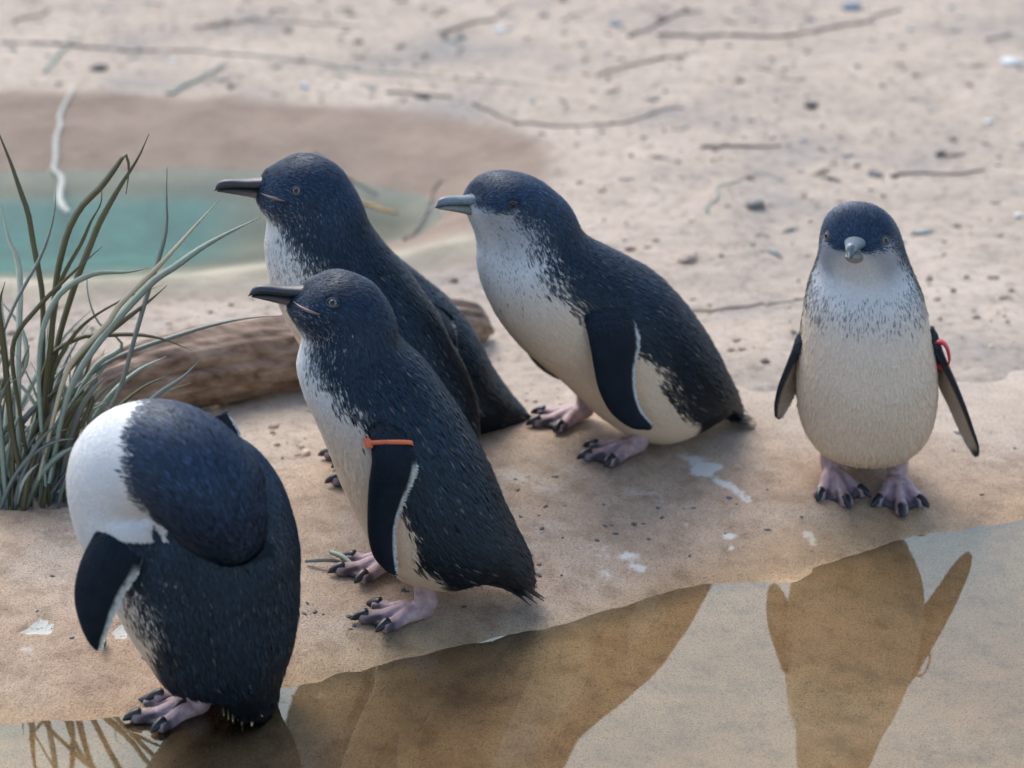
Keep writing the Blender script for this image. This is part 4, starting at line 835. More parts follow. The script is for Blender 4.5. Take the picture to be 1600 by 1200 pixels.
# one foot, grown once and reused
def grow_foot():
    parts = []; toes = []
    for ang, L in ((-34, 0.041), (0, 0.050), (33, 0.040)):
        a = math.radians(ang)
        d = np.array([math.cos(a), math.sin(a), 0])
        t = np.linspace(0, 1, 9)
        zz = 0.0092 - 0.0042 * t + 0.0022 * np.sin(t * math.pi * 1.6)
        r = 0.0088 - 0.0024 * t + 0.0006 * np.sin(t * 9)
        pts = d[None] * (t * L)[:, None] + np.array([0, 0, 1])[None] * np.maximum(zz, r * 0.9)[:, None]
        parts.append(tube(pts, r, 12)); toes.append((pts[-1], d, r[-1]))
    for (a0, L0), (a1, L1) in (((-34, 0.041), (0, 0.050)), ((0, 0.050), (33, 0.040))):
        top, bot = [], []
        for q in np.linspace(0, 1, 9):
            an = math.radians(a0 + (a1 - a0) * q); L = (L0 + (L1 - L0) * q) * (0.97 - 0.13 * math.sin(q * math.pi))
            top.append((L * math.cos(an), L * math.sin(an), 0.0062)); bot.append((L * math.cos(an), L * math.sin(an), 0.0008))
        v = [(0, 0, 0.0125)] + top + [(0, 0, 0.0008)] + bot
        f = []
        for k in range(8):
            f.append((0, 1 + k, 2 + k)); f.append((10, 12 + k, 11 + k)); f.append((1 + k, 11 + k, 12 + k, 2 + k))
        f.append((0, 10, 11, 1)); f.append((0, 9, 19, 10))
        parts.append((np.array(v), f))
    leg = np.array([(-0.001, 0, 0.0085), (-0.005, 0, 0.012), (-0.008, 0, 0.020), (-0.008, 0, 0.032), (-0.006, 0, 0.048)])
    parts.append(tube(leg, np.array([0.0088, 0.0102, 0.0105, 0.0104, 0.0115]), 16))
    V, F = remesh(parts, 0.0013, 3)
    V[:, 2] = np.where(V[:, 2] < 0.013, V[:, 2] * 0.84, V[:, 2] - 0.0021)
    V[:, 2] = np.maximum(V[:, 2], 0.0002)
    # colours: lilac-pink toes, dark web edge
    r = np.hypot(V[:, 0], V[:, 1]); ang = np.degrees(np.arctan2(V[:, 1], V[:, 0] + 1e-6))
    gap = np.minimum(np.minimum(np.abs(ang + 34), np.abs(ang)), np.abs(ang - 33))
    web = sstep(6, 11, gap) * sstep(0.012, 0.018, V[:, 0])
    pink = lin(192, 167, 166)
    col = np.repeat(pink[None], len(V), 0) * (1 + 0.15 * fbm(V, 180, 3, 2))[:, None]
    col = col * (1 - 0.55 * web[:, None]) + lin(112, 92, 116)[None] * 0.55 * web[:, None]
    ed = (sstep(0.029, 0.035, r) * sstep(6, 9, gap))[:, None]
    tip = sstep(0.038, 0.046, r)[:, None] * (np.abs(ang) < 45)[:, None] * 0.6
    ed = np.maximum(ed, tip)
    col = col * (1 - 0.85 * ed) + lin(46, 44, 50)[None] * 0.85 * ed
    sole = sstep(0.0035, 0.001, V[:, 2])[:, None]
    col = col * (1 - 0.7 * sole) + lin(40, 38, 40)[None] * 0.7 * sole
    return V, F, col, toes
FOOT_V, FOOT_F, FOOT_C, TOES = grow_foot()

def claw_mesh():
    t = np.linspace(0, 1, 7)
    pts = np.stack([-0.006 + 0.0145 * t, np.zeros(7), 0.0025 - 0.0045 * t ** 2], 1)
    v, f = tube(pts, 0.0047 * (1 - t) ** 0.5 + 0.0005, 10)
    return mesh_np('claw', v, f, [M_CLAW])
CLAW = claw_mesh()

def bill_mesh(upper, L, style):
    n, seg = 18, 18
    t = np.linspace(0, 1, n)
    if not upper: t = t * 0.94
    K = np.array([[0, .0104, -.0012, -.0128, .0100], [.2, .0088, -.0008, -.0108, .0082], [.45, .0076, -.0006, -.0082, .0062], [.68, .0076, -.0006, -.0062, .0050],
                  [.84, .0066, -.0014, -.0048, .0040], [.94, .0036, -.0026, -.0040, .0026], [1, -.0034, -.0040, -.0041, .0005]])
    fine, _ = catmull(K, 200)
    top, spl, bot, hw = (np.interp(t, fine[:, 0], fine[:, q]) for q in (1, 2, 3, 4))
    if not upper: hw = hw * 0.88
    zc, hu = ((top + spl) / 2, (top - spl) / 2) if upper else ((spl + bot) / 2 - 0.0001, (spl - bot) / 2)
    a = np.linspace(0, 2 * math.pi, seg, endpoint=False)
    V = []; col = []
    for k in range(n):
        z = zc[k] + hu[k] * np.sin(a); yv = hw[k] * np.cos(a)
        V.append(np.stack([np.full(seg, -0.008 + (L + 0.008) * t[k]), yv, z], 1))
        if style == 'black':
            c = lin(50, 53, 58) if upper else lin(66, 60, 56)
            side = lin(150, 112, 96) * 0.9
            f = (0.0 if upper else 0.75 * float(sstep(0.75, 0.15, t[k])))
            cc = np.repeat(c[None], seg, 0); low = (np.sin(a) < (0.2 if not upper else -2))[:, None]
            cc = np.where(low, cc * (1 - f) + side[None] * f, cc)
        else:
            c = lin(122, 136, 142) if upper else lin(138, 138, 130)
            cc = np.repeat(c[None], seg, 0)
            dk = sstep(0.3, 0.9, np.sin(a))[:, None] * (0.35 if upper else 0) + 0.35 * float(sstep(0.8, 1, t[k]))
            cc = cc * (1 - dk) + lin(64, 72, 80)[None] * dk
            if not upper:
                f = 0.7 * float(sstep(0.45, 0.1, t[k])); low = (np.sin(a) < -0.2)[:, None]
                cc = np.where(low, cc * (1 - f) + lin(150, 96, 80)[None] * f, cc)
        col.append(cc)
    V = np.concatenate(V)
    F = [tuple(f) for f in grid_faces(n, seg, True)] + [tuple(range(seg)), tuple((n - 1) * seg + s for s in range(seg))[::-1]]
    return mesh_np('upper_mandible' if upper else 'lower_mandible', V, F, [M_BILL], col=np.concatenate(col))

def uv_ball(name, r, mat, sc=(1, 1, 1)):
    bm = bmesh.new(); bmesh.ops.create_uvsphere(bm, u_segments=20, v_segments=14, radius=r)
    V = np.array([v.co[:] for v in bm.verts]) * np.array(sc); F = [tuple(v.index for v in f.verts) for f in bm.faces]; bm.free()
    return mesh_np(name, V, F, [mat])
EYE_ME = {False: uv_ball('eye', 0.0042, M_EYE), True: uv_ball('eye', 0.0042, M_EYED)}
PUPIL_ME = uv_ball('pupil', 0.0021, M_PUPIL, (1, 1, 0.45))
def lid_mesh(sy):
    a = np.linspace(0, 2 * math.pi, 28, endpoint=False)
    pts = np.stack([0.0056 * np.cos(a), 0.0039 * sy * np.sin(a) * np.abs(np.sin(a)) ** 0.25, -0.0012 * np.cos(a) ** 2], 1)
    v = []; 
    for k in range(28):
        rad = pts[k] / np.linalg.norm(pts[k])
        for s in range(8):
            b_ = 2 * math.pi * s / 8
            v.append(pts[k] + 0.0006 * (math.cos(b_) * rad + math.sin(b_) * np.array([0, 0, 1])))
    v = np.array(v); F = []
    for k in range(28):
        for s in range(8):
            F.append((k * 8 + s, k * 8 + (s + 1) % 8, ((k + 1) % 28) * 8 + (s + 1) % 8, ((k + 1) % 28) * 8 + s))
    return mesh_np('eyelid', v, F, [M_LID])
LID_ME = {False: lid_mesh(1.0), True: lid_mesh(0.55)}

def basis(normal, fwd):
    z = Vector(normal).normalized(); x = Vector(fwd); x = (x - z * x.dot(z)).normalized(); y = z.cross(x)
    return Matrix((x, y, z)).transposed().to_4x4()

def build_penguin(key, cfg):
    rng = np.random.default_rng(cfg.get('seed', 1))
    D = BIRDS[key]
    bx_, by_, bz_ = D['base']
    bz = gh(bx_, by_)
    psi = math.radians(cfg['psi'] if 'psi' in cfg else 180 + D['alpha'])
    root = link('penguin', None, loc=(bx_, by_, bz), rz=psi, label=cfg['label'], category='penguin')
    st = cfg.get('st') or D['st']
    turn = math.radians(cfg.get('turn', 0)); tz = cfg.get('turn_z', (0.19, 0.25)); tx = cfg.get('turn_x', 0.0)
    def warp(p):
        p = np.array(p, float); q = np.atleast_2d(p).copy()
        ly = cfg.get('lean_y', 0.0) * (np.clip(q[:, 2], 0, 1) / 0.28) ** 1.3
        if turn:
            a = turn * sstep(tz[0], tz[1], q[:, 2])
            x_, y_ = q[:, 0] - tx, q[:, 1].copy()
            q[:, 0] = tx + x_ * np.cos(a) - y_ * np.sin(a); q[:, 1] = x_ * np.sin(a) + y_ * np.cos(a)
        q[:, 1] += ly
        return q.reshape(p.shape)
    tv, tf, src = loft_torso(st)
    tv = warp(tv); src['p'] = warp(src['p']); src['flow'] = src['flow'] * 1.0
    parts = [(tv, tf)]
    if 'neck' in D:
        nv, nf, ns = loft_path(D['neck'])
        parts.append((nv, nf))
        src = {k: np.concatenate([src[k], ns[k]]) for k in src}
    feet = cfg.get('feet') or D['feet']
    for ft in feet:
        hx, hy = ft[0], ft[1]
        sx = hx - 0.006
        parts.append(tube([(sx - 0.004, hy * 0.75, 0.090), (sx, hy * 0.9, 0.062), (sx, hy, 0.044), (sx, hy, 0.036)], [0.026, 0.024, 0.0175, 0.0135], 18))
    V, F = remesh(parts, 0.0027, 5)
    N = vnormals(V, F)
    at = transfer(V, src)
    bvh = BVHTree.FromPolygons([tuple(v) for v in V], [tuple(map(int, f)) for f in F])
    dark, dc, lc = pattern({**cfg, **({'bound': D['bound']} if 'bound' in D else {})}, V, at)
    col = dc * dark[:, None] * 0.9 + lc * (1 - dark[:, None])
    allV, allF, allC, midx = [V], [F], [col], [np.zeros(len(F), int)]
    off = len(V)
    # flippers, part of the same body surface
    flips = []
    if 'flips' in cfg:
        for rows, sg in cfg['flips']:
            flips.append((np.array(rows, float), sg))
    else:
        rows = np.array(D['flip'], float); flips.append((rows, 1))
        if 'flap' in D:
            flips.append((np.array(D['flap'], float), -1))
        else:
            r2 = rows.copy(); r2[:, 1] *= -1; r2[:, 4] *= -1; flips.append((r2, -1))
    flip_info = []
    fringe = []
    for rows, sg in flips:
        fv, ff, fc, fo, ftt, edges = flipper_geo(rows, sg)
        c = flipper_colour(fv, fc, fo, ftt, cfg.get('edge_t', 0.30))
        if sg < 0 and 'flap' in D: c = np.repeat(lin(44, 42, 42)[None], len(fv), 0)
        tri = []
        for q in ff:
            for k in range(1, len(q) - 1):
                tri.append((q[0], q[k], q[k + 1]))
        tri = np.array(tri)
        flip_info.append((fv, tri, fc, fo, ftt, c, edges, sg))
        allV.append(fv); allF.append(tri + off); allC.append(c); midx.append(np.zeros(len(tri), int)); off += len(fv)
    # feet and legs, skinned with the scaly material
    claw_mats = []
    for ft in feet:
        hx, hy, yaw = ft[:3]
        ca, sa = math.cos(yaw), math.sin(yaw)
        wx = bx_ + hx * math.cos(psi) - hy * math.sin(psi); wy = by_ + hx * math.sin(psi) + hy * math.cos(psi)
        fx, fy = wx + 0.03 * math.cos(psi + yaw), wy + 0.03 * math.sin(psi + yaw)
        hz = gh(wx, wy) - bz; tzv = gh(fx, fy) - bz; slope = (tzv - hz) / 0.03
        fv = FOOT_V.copy()
        z_ = fv[:, 2] + slope * np.clip(fv[:, 0], -0.01, 0.06) + hz - 0.0004
        fv = np.stack([hx + fv[:, 0] * ca - fv[:, 1] * sa, hy + fv[:, 0] * sa + fv[:, 1] * ca, z_], 1)
        allV.append(fv); allF.append(FOOT_F + off); allC.append(FOOT_C * np.array(cfg.get('foot_tint', (1, 1, 1)))); midx.append(np.ones(len(FOOT_F), int)); off += len(fv)
        for tp, d, r in TOES:
            p = (hx + tp[0] * ca - tp[1] * sa, hy + tp[0] * sa + tp[1] * ca, tp[2] + slope * tp[0] + hz - 0.0004)
            claw_mats.append(Matrix.Translation(p) @ Matrix.Rotation(yaw + math.atan2(d[1], d[0]), 4, 'Z'))
    link('body', mesh_np('body', np.concatenate(allV), np.concatenate(allF), [M_DOWN, M_SKIN], col=np.concatenate(allC), mat_idx=np.concatenate(midx)), root)
    for m in claw_mats:
        link('claw', CLAW, root).matrix_local = m

    # ---- bill and eyes
    (b0x, b0z), (b1x, b1z) = cfg.get('bill') or D['bill']
    blocked = []
    if 'neck' in D:
        e = np.array(D['neck'][-1][:3]); pdir = e - np.array(D['neck'][-3][:3]); pdir /= np.linalg.norm(pdir)
        pdir = np.array([-0.35, -0.85, -0.35]); pdir /= np.linalg.norm(pdir); bo, bd, L = e - pdir * 0.006, pdir, 0.036
        upv = np.array([0.2, 0.1, 1.0])
    else:
        bo = warp((b0x, 0, b0z)); tip = warp((b1x, 0, b1z)); bd = tip - bo; L = float(np.linalg.norm(bd)); bd = bd / L
        upv = np.array([0, 0, 1.0])
    sidev = np.cross(upv, bd); sidev /= np.linalg.norm(sidev); upb = np.cross(bd, sidev)
    M = Matrix((Vector(bd), Vector(sidev), Vector(upb))).transposed().to_4x4(); M.translation = Vector(bo)
    k = L / 0.042
    bill = link('bill', None, root); bill.matrix_local = M
    for upper in (True, False):
        o = link('upper_mandible' if upper else 'lower_mandible', bill_mesh(upper, 0.042, cfg['bill_style']), bill)
        o.scale = (k, cfg.get('bill_k', 1.0), cfg.get('bill_k', 1.0))
    blocked.append((bo + bd * 0.019, 0.0115)); blocked.append((bo + bd * 0.030, 0.010))
    eyes = []
    if 'neck' not in D:
        ex, ez = cfg.get('eye') or D['eye']
        for sg in (1, -1):
            a = warp((ex, sg * 0.12, ez)); b_ = warp((ex, 0, ez)); dr = b_ - a
            hit, nor, _, _ = bvh.ray_cast(Vector(a), Vector(dr).normalized())
            if hit is None: continue
            eyes.append((np.array(hit), np.array(nor)))
        for hit, nor in eyes:
            m = basis(nor, bd); m.translation = Vector(hit - nor * 0.0026)
            e = link('eye', EYE_ME[bool(cfg.get('dark_eye'))], root); e.matrix_local = m
            pu = link('pupil', PUPIL_ME, e); pu.location = (0.0002, 0, 0.0035)
            li = link('eyelid', LID_ME[bool(cfg.get('dark_eye'))], e); li.location = (0, 0, 0.0029)
            blocked.append((hit, 0.0059))
    if cfg['bill_style'] == 'black' and 'neck' not in D:
        for sg in (1, -1):
            pts = []
            for q in np.linspace(0, 1, 7):
                c0 = bo + bd * 0.004 - upb * 0.0012; c1 = np.array([D['eye'][0] + 0.011, 0, D['eye'][1] - 0.0095])
                c = c0 * (1 - q) + c1 * q
                hit, nor, _, _ = bvh.ray_cast(Vector((c[0], sg * 0.1, c[2])), Vector((0, -sg, 0)))
                if hit is not None: pts.append(np.array(hit) + np.array(nor) * 0.0004)
            if len(pts) > 3:
                v, f = tube(pts, np.interp(np.linspace(0, 1, len(pts)), [0, 0.6, 1], [0.0005, 0.0017, 0.0007]), 8)
                link('gape', mesh_np('gape', v, f, [M_BILL], col=np.repeat((lin(136, 112, 108) * cfg.get('gape', 1.0))[None], len(v), 0)), root)
                for q in pts[2:]: blocked.append((q, 0.0024))

    # ---- plumage
    size_v = np.interp(at['u'], [0, 0.12, 0.42, 0.52, 0.62, 0.74, 0.9, 1], [1.45, 1.25, 1.0, 0.78, 0.58, 0.47, 0.42, 0.32]) * cfg.get('fsize', 1.0)
    size_v = np.where(at['zone'] > 0.5, np.maximum(size_v, 0.72), size_v)
    t, w = sample(V, F, 1 / size_v ** 1.6, 0.30e6 * cfg.get('density', 1.0), rng)
    itp = lambda arr: (arr[F[t]] * (w[:, :, None] if arr.ndim == 2 else w)).sum(1)
    P, Np, Tp, sz = itp(V), itp(N), itp(at['flow']), itp(size_v)
    Np /= np.linalg.norm(Np, axis=1, keepdims=True)
    a2 = {q: itp(at[q]) for q in ('u', 'phi', 'zone')}
    dk, dcol, lcol = pattern({**cfg, **({'bound': D['bound']} if 'bound' in D else {})}, P, a2)
    rnd = rng.uniform(0, 1, len(P)); isd = rnd < dk
    half = np.clip((dk - rnd) / 0.7 + 0.5, 0, 1)
    half = np.where(isd, np.maximum(half, 0.5), np.minimum(half, 0.5))
    # pale streaks among the dark cheek feathers and dark flecks on the pale breast band
    cheek = sstep(0.58, 0.66, a2['u']) * sstep(0.98, 0.86, a2['u']) * sstep(105, 60, a2['phi']) * cfg.get('streak', 0.0)
    stk = rng.uniform(0, 1, len(P)) < cheek
    lcol = np.where((stk & isd)[:, None], lcol * 0.42, lcol)
    isd &= ~stk
    if 'fleck' in cfg:
        f0, f1, amt = cfg['fleck']
        fl = rng.uniform(0, 1, len(P)) < amt * sstep(f0 - 0.05, f0, a2['u']) * sstep(f1 + 0.05, f1, a2['u']) * (0.35 + 0.65 * sstep(20, 80, a2['phi']))
        lcol = np.where(fl[:, None], lcol * 0.38 * np.array([0.92, 1.0, 1.08]), lcol)
    bright = np.exp(rng.normal(0, 0.48, len(P)))
    patch = 1 + 0.22 * fbm(P, 28, 3, 71)
    tip_d = dcol * (bright * patch)[:, None] * np.array([1.18, 1.30, 1.38])
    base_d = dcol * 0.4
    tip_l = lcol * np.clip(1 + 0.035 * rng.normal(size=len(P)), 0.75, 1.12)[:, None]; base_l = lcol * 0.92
    mixf = (np.where(isd, 1 - half, half) * sstep(1.0, 0.7, np.abs(dk - 0.5) * 2))[:, None] * 0.8
    tip_d, tip_l = tip_d * (1 - mixf) + tip_l * mixf * 0.7, tip_l * (1 - mixf) + (tip_d * 1.3 + 0.25 * tip_l) * mixf
    hot = (rng.uniform(0, 1, len(P)) < 0.018) & isd & (a2['u'] < 0.6)          # worn brownish feathers
    tip_d[hot] = lin(104, 92, 86)
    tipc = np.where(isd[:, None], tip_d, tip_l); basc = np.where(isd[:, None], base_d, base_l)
    L = sz * np.where(isd, 0.0115, 0.0085) * rng.uniform(0.75, 1.25, len(P)); W = sz * np.where(isd, 0.0023, 0.0015) * rng.uniform(0.75, 1.25, len(P))
    if 'neck' in D: L = L * np.where((a2['zone'] > 0.3) & ~isd, 0.45, 1.0)
    L = L * np.where(a2['u'] > 0.62, 1.15, 1.0); W = W * np.where(a2['u'] > 0.62, 0.85, 1.0)
    lift = np.radians(3.0 + np.abs(rng.normal(2.5, 3.0, len(P)))) * np.where(isd, 1, 0.75)
    Tp = Tp / (np.linalg.norm(Tp, axis=1, keepdims=True) + 1e-12) + rng.normal(0, 0.10, P.shape)
    keep = np.ones(len(P), bool)
    hang = (P[:, 2] < 0.040) & (P[:, 2] - L * 0.8 < 0.029) & (a2['u'] > 0.10)
    keep &= ~hang | (P[:, 2] > 0.040) | bool(cfg.get('tufts'))
    for c_, r_ in blocked:
        keep &= ((P + Tp * 0) - c_ ).__pow__(2).sum(1) > r_ ** 2
        tipp = P + Tp / (np.linalg.norm(Tp, axis=1, keepdims=True) + 1e-12) * L[:, None]
        keep &= ((tipp - c_) ** 2).sum(1) > (r_ * 0.85) ** 2
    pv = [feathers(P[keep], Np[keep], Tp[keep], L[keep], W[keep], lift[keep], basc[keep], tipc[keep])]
    # scale-like feathers of the flippers and the pale comb on their trailing edge
    for fv, tri, fc, fo, ftt, c, (Fp, Bp, along), sg in flip_info:
        fn = vnormals(fv, tri)
        cen = fv.mean(0)
        t, w = sample(fv, tri, np.ones(len(fv)), 0.55e6, rng)
        it = lambda arr: (arr[tri[t]] * (w[:, :, None] if arr.ndim == 2 else w)).sum(1)
        P2, N2, C2, c2, t2, o2 = it(fv), it(fn), it(c), it(fc), it(ftt), it(fo)
        N2 /= np.linalg.norm(N2, axis=1, keepdims=True) + 1e-12
        tdir = along[np.clip((t2 * 43).astype(int), 0, 43)] + (Bp - Fp)[np.clip((t2 * 43).astype(int), 0, 43)] * 0.12
        n_ = len(P2); br = np.exp(rng.normal(0, 0.22, n_))[:, None]
        pv.append(feathers(P2, N2, tdir, rng.uniform(0.0020, 0.0034, n_) + 0.006 * sstep(0.28, 0.05, t2), rng.uniform(0.0008, 0.0014, n_) + 0.0009 * sstep(0.28, 0.05, t2), np.radians(rng.uniform(0, 4, n_)), C2 * 0.8, C2 * br * 1.08))
        n_ = 200
        ti = rng.uniform(cfg.get('edge_t', 0.30) + 0.03, 0.985, n_); k0 = (ti * 42).astype(int); fr = (ti * 43 - k0)[:, None]
        E = Bp[k0] * (1 - fr) + Bp[np.minimum(k0 + 1, 43)] * fr
        ac = (Bp - Fp)[k0]; ac = ac / (np.linalg.norm(ac, axis=1, keepdims=True) + 1e-12)
        al = along[k0] / (np.linalg.norm(along[k0], axis=1, keepdims=True) + 1e-12)
        Nf = np.cross(al, ac); Nf *= np.sign(Nf[:, 1:2] * sg + 1e-9)
        wcol = np.repeat(lin(214, 216, 206)[None], n_, 0)
        pv.append(feathers(E - ac * 0.0015, Nf, ac + al * 0.55, np.full(n_, 0.0036) * rng.uniform(0.7, 1.2, n_), np.full(n_, 0.0011), np.zeros(n_), wcol, wcol))
    Vs, Fs, Cs, o_ = [], [], [], 0
    for a_, b_, c_ in pv:
        Vs.append(a_); Fs.append(b_ + o_); Cs.append(c_); o_ += len(a_)
    link('plumage', mesh_np('plumage', np.concatenate(Vs), np.concatenate(Fs), [M_FEATHER], smooth=False, col=np.concatenate(Cs)), root, kind='stuff')

    # ---- tail feathers
    s0 = np.array(st[0]); s2 = np.array(st[2])
    c0 = np.array([(s0[0] + s0[2]) / 2, 0, (s0[1] + s0[3]) / 2]); c2 = np.array([(s2[0] + s2[2]) / 2, 0, (s2[1] + s2[3]) / 2])
    td = c0 - c2; td[2] *= cfg.get('tail_flat', 0.55); td /= np.linalg.norm(td)
    if 'tail_dir' in cfg: td = np.array(cfg['tail_dir'], float); td /= np.linalg.norm(td)
    tn = np.cross(np.array([0, 1, 0]), td); tn *= np.sign(tn[2]) if abs(tn[2]) > 1e-3 else 1
    for k in range(13):
        f = (k - 6) / 6
        b0 = c0 - td * 0.022 + np.array([0, f * 0.017, 0]) + tn * (0.003 * (k % 3) - 0.003)
        d = td + np.array([0, f * 0.30, 0]); d /= np.linalg.norm(d)
        if 'tail_dir' in cfg: b0 = b0 + np.array([-0.018 * f + 0.004, 0.018 - 0.017 * f, 0]); b0[2] = 0.016 + 0.002 * (k % 3)
        L = (0.044 - 0.012 * abs(f)) * rng.uniform(0.85, 1.1) * cfg.get('tail_len', 1.0)
        n_ = 9; q = np.linspace(0, 1, n_)
        sdv = np.cross(tn, d); sdv /= np.linalg.norm(sdv)
        mid = b0 + d * (q * L)[:, None] - tn[None] * (0.002 * q ** 2)[:, None]
        wd = 0.0036 * np.sin(np.clip(q * 0.78 + 0.14, 0, 1) * math.pi) ** 0.6
        V4 = np.stack([mid - sdv * wd[:, None], mid + tn * 0.0007, mid + sdv * wd[:, None], mid - tn * 0.0005], 1).reshape(-1, 3)
        zmin = min(0.002, 0.002)
        F4 = [tuple(x) for x in grid_faces(n_, 4, True)] + [(3, 2, 1, 0), tuple((n_ - 1) * 4 + j for j in range(4))]
        tc = sstep(0.60, 1.0, q) * cfg.get('tail_pale', 0.5)
        cl = lin(24, 27, 32)[None] * (1 - tc[:, None]) + lin(*cfg.get('tail_tip', (196, 180, 132)))[None] * tc[:, None]
        link('tail_feather', mesh_np('tail_feather', V4, F4, [M_FEATHER], col=np.repeat(cl, 4, 0)), root)

    # ---- plastic identification band round the flipper
    if 'band' in cfg:
        kind, tpos = cfg['band']
        fv, tri, fc, fo, ftt, c, (Fp, Bp, along), sg = flip_info[0]
        kk = int(tpos * 43)
        f_, b_ = Fp[kk], Bp[kk]; ac = b_ - f_; w_ = np.linalg.norm(ac); ac = ac / w_
        al = along[kk] / np.linalg.norm(along[kk]); nm = np.cross(al, ac); nm *= np.sign(nm[1] * sg)
        cen = (f_ + b_) / 2
        a = np.linspace(0, 2 * math.pi, 40, endpoint=False)
        if kind == 'orange':
            ra, rb, hh, mat = w_ / 2 + 0.0015, 0.0068, 0.0021, M_ORANGE
        else:
            ra, rb, hh, mat = cfg['band_r'][0], cfg['band_r'][1], 0.0034, M_RED
        up = cfg.get('band_up'); 
        if up is not None:
            # the ring hangs loose: its plane is upright and nearly faces the flipper's edge
            cen = cen + np.array([0.013, 0.006, 0.0])
            ac = np.array([0.15, -0.25, 0.96]); ac /= np.linalg.norm(ac)
            nm = np.array([0.35, 0.93, 0.18]); nm -= ac * (nm @ ac); nm /= np.linalg.norm(nm); al = np.cross(nm, ac)
        e = 0.75
        P_ = cen + ra * (np.sign(np.cos(a)) * np.abs(np.cos(a)) ** e)[:, None] * ac + rb * (np.sign(np.sin(a)) * np.abs(np.sin(a)) ** e)[:, None] * nm
        out = P_ - cen; out /= np.linalg.norm(out, axis=1, keepdims=True)
        sec = [(-hh, 0), (-hh * 0.9, 0.0013), (hh * 0.9, 0.0013), (hh, 0), (hh * 0.9, -0.0004), (-hh * 0.9, -0.0004)]
        V_ = np.stack([P_ + al * h_ + out * o__ for h_, o__ in sec], 1).reshape(-1, 3)
        Fq = []
        for i in range(40):
            for s in range(6):
                Fq.append((i * 6 + s, i * 6 + (s + 1) % 6, ((i + 1) % 40) * 6 + (s + 1) % 6, ((i + 1) % 40) * 6 + s))
        band = link('flipper_band', mesh_np('flipper_band', V_, Fq, [mat]), root, label=cfg['band_label'])
        bm = bmesh.new(); bmesh.ops.create_cube(bm, size=1)
        bmesh.ops.bevel(bm, geom=bm.edges[:], offset=0.12, segments=2, affect='EDGES')
        cs = cfg.get('clasp', ((-1, 0.35), (0.0066, 0.0088, 0.0052)))
        for v in bm.verts:
            q = v.co
            pos = cen + ac * (cs[0][0] * ra) + nm * (cs[0][1] * rb)
            v.co = Vector(pos + ac * q.x * cs[1][0] + nm * q.y * cs[1][2] + al * q.z * cs[1][1])
        cme = bpy.data.meshes.new('clasp'); bm.to_mesh(cme); bm.free(); cme.materials.append(mat)
        link('clasp', cme, band)
    return root

DARK_FACE = [15, 20, 30, 45, 62, 72, 77, 82, 82, 78, 72, 55, 38, 30, 28, 25, 22, 15, 8]
PALE_FACE = [25, 35, 50, 68, 80, 84, 84, 82, 80, 80, 84, 84, 82, 80, 78, 76, 66, 52, 40]
MID_FACE = [12, 18, 28, 42, 58, 70, 76, 80, 82, 82, 82, 78, 64, 44, 36, 32, 28, 22, 16, 10]
tab = lambda a: [(i / (len(a) - 1), v) for i, v in enumerate(a)]

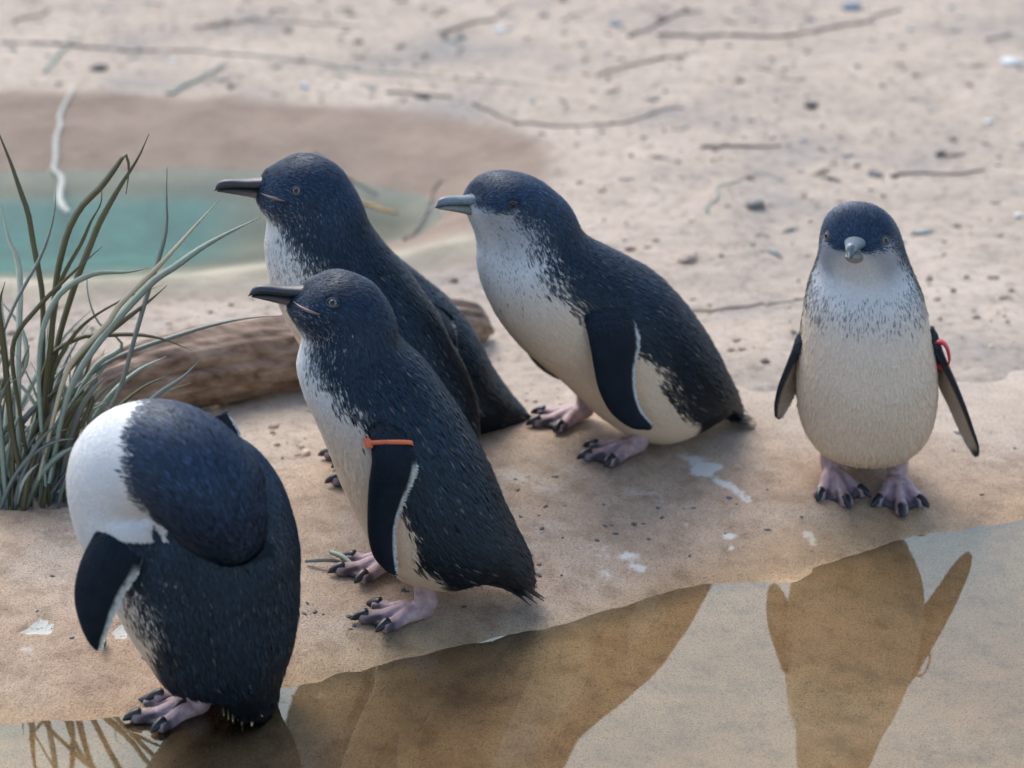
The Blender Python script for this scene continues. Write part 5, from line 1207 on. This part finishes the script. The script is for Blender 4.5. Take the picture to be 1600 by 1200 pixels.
build_penguin('orange', dict(seed=2, bound_deg=tab(DARK_FACE), bill_style='black', streak=0.30, cap=0.75, tail_pale=0.7, tail_tip=(120, 96, 62), tail_len=1.0,
    band=('orange', 0.22), band_label='orange plastic band clipped round the flipper',
    label='dark-faced penguin with an orange band on its flipper, standing on the slab'))
build_penguin('tall', dict(seed=3, bound_deg=tab(MID_FACE), bill_style='black', streak=0.22, cap=1.0, fleck=(0.50, 0.62, 0.35), gape=0.8,
    label='tallest dark-headed penguin with white throat, standing upright behind the orange-banded penguin'))
build_penguin('hidden', dict(seed=4, bound_deg=tab(DARK_FACE), bill_style='black', streak=0.1, cap=0.8, tail_pale=0.2, density=0.8,
    label='dark penguin mostly hidden behind the tallest penguin, only its back and tail showing'))
build_penguin('lean', dict(seed=5, bound_deg=tab(PALE_FACE), bill_style='grey', cap=0.95, grey_cheek=0.55, dark_eye=True, edge_t=0.14, fleck=(0.52, 0.80, 0.13),
    label='pale-cheeked unbanded penguin with grey bill and white belly, leaning forward with tail raised'))
build_penguin('preen', dict(seed=6, bound_deg=tab([20, 20, 25, 28, 36, 50, 60, 66, 70, 75, 80, 85, 90]), bill_style='black', cap=0.9, tail_pale=1.0, tail_dir=(-0.12, 0.6, -0.30), tail_len=0.8,
    label='preening penguin with head curled down over its back, standing at the water edge'))
FS = 0.955
FRONT_ST = [(-.080,.010,-.090,.026,.015),(-.060,.022,-.083,.047,.032),(-.030,.030,-.076,.077,.050),(.010,.033,-.069,.102,.0605),(.040,.050,-.063,.127,.0675),
 (.055,.085,-.057,.152,.0695),(.060,.120,-.051,.174,.0675),(.056,.152,-.047,.192,.0640),(.050,.178,-.043,.207,.0605),(.045,.198,-.041,.222,.0570),
 (.040,.214,-.039,.238,.0520),(.037,.226,-.038,.254,.0465),(.036,.236,-.035,.270,.0425),(.038,.246,-.028,.286,.0400),(.040,.252,-.014,.301,.0370),
 (.042,.257,.006,.308,.0325),(.044,.262,.022,.303,.026),(.046,.267,.034,.292,.017),(.047,.271,.041,.282,.009)]
FRONT_ST = [tuple(q * FS for q in r) for r in FRONT_ST]
fd = BIRDS['front']
build_penguin('front', dict(seed=7, st=FRONT_ST, psi=269, bound_deg=tab([30, 40, 60, 85, 95, 98, 98, 97, 96, 94, 90, 86, 82, 80, 78, 76, 68, 55, 40]), tufts=True, bill_k=1.2, bill_style='grey', cap=1.05, grey_cheek=0.7,
    fleck=(0.50, 0.57, 0.62), turn=-14, lean_y=-0.019, turn_z=(0.19, 0.24), turn_x=-0.005, bill=((.042 * FS, .274 * FS), (.076 * FS, .280 * FS)), eye=(.031 * FS, .281 * FS),
    feet=fd['feet'], flips=[(fd['flipL'], 1), (fd['flipR'], -1)], band=('red', 0.14), band_label='red plastic ring band on the flipper', band_r=(0.0140, 0.0085),
    band_up=1, clasp=((-0.85, -0.2), (0.0052, 0.0060, 0.0120)), label='red-banded penguin facing forward with white belly and splayed flippers'))
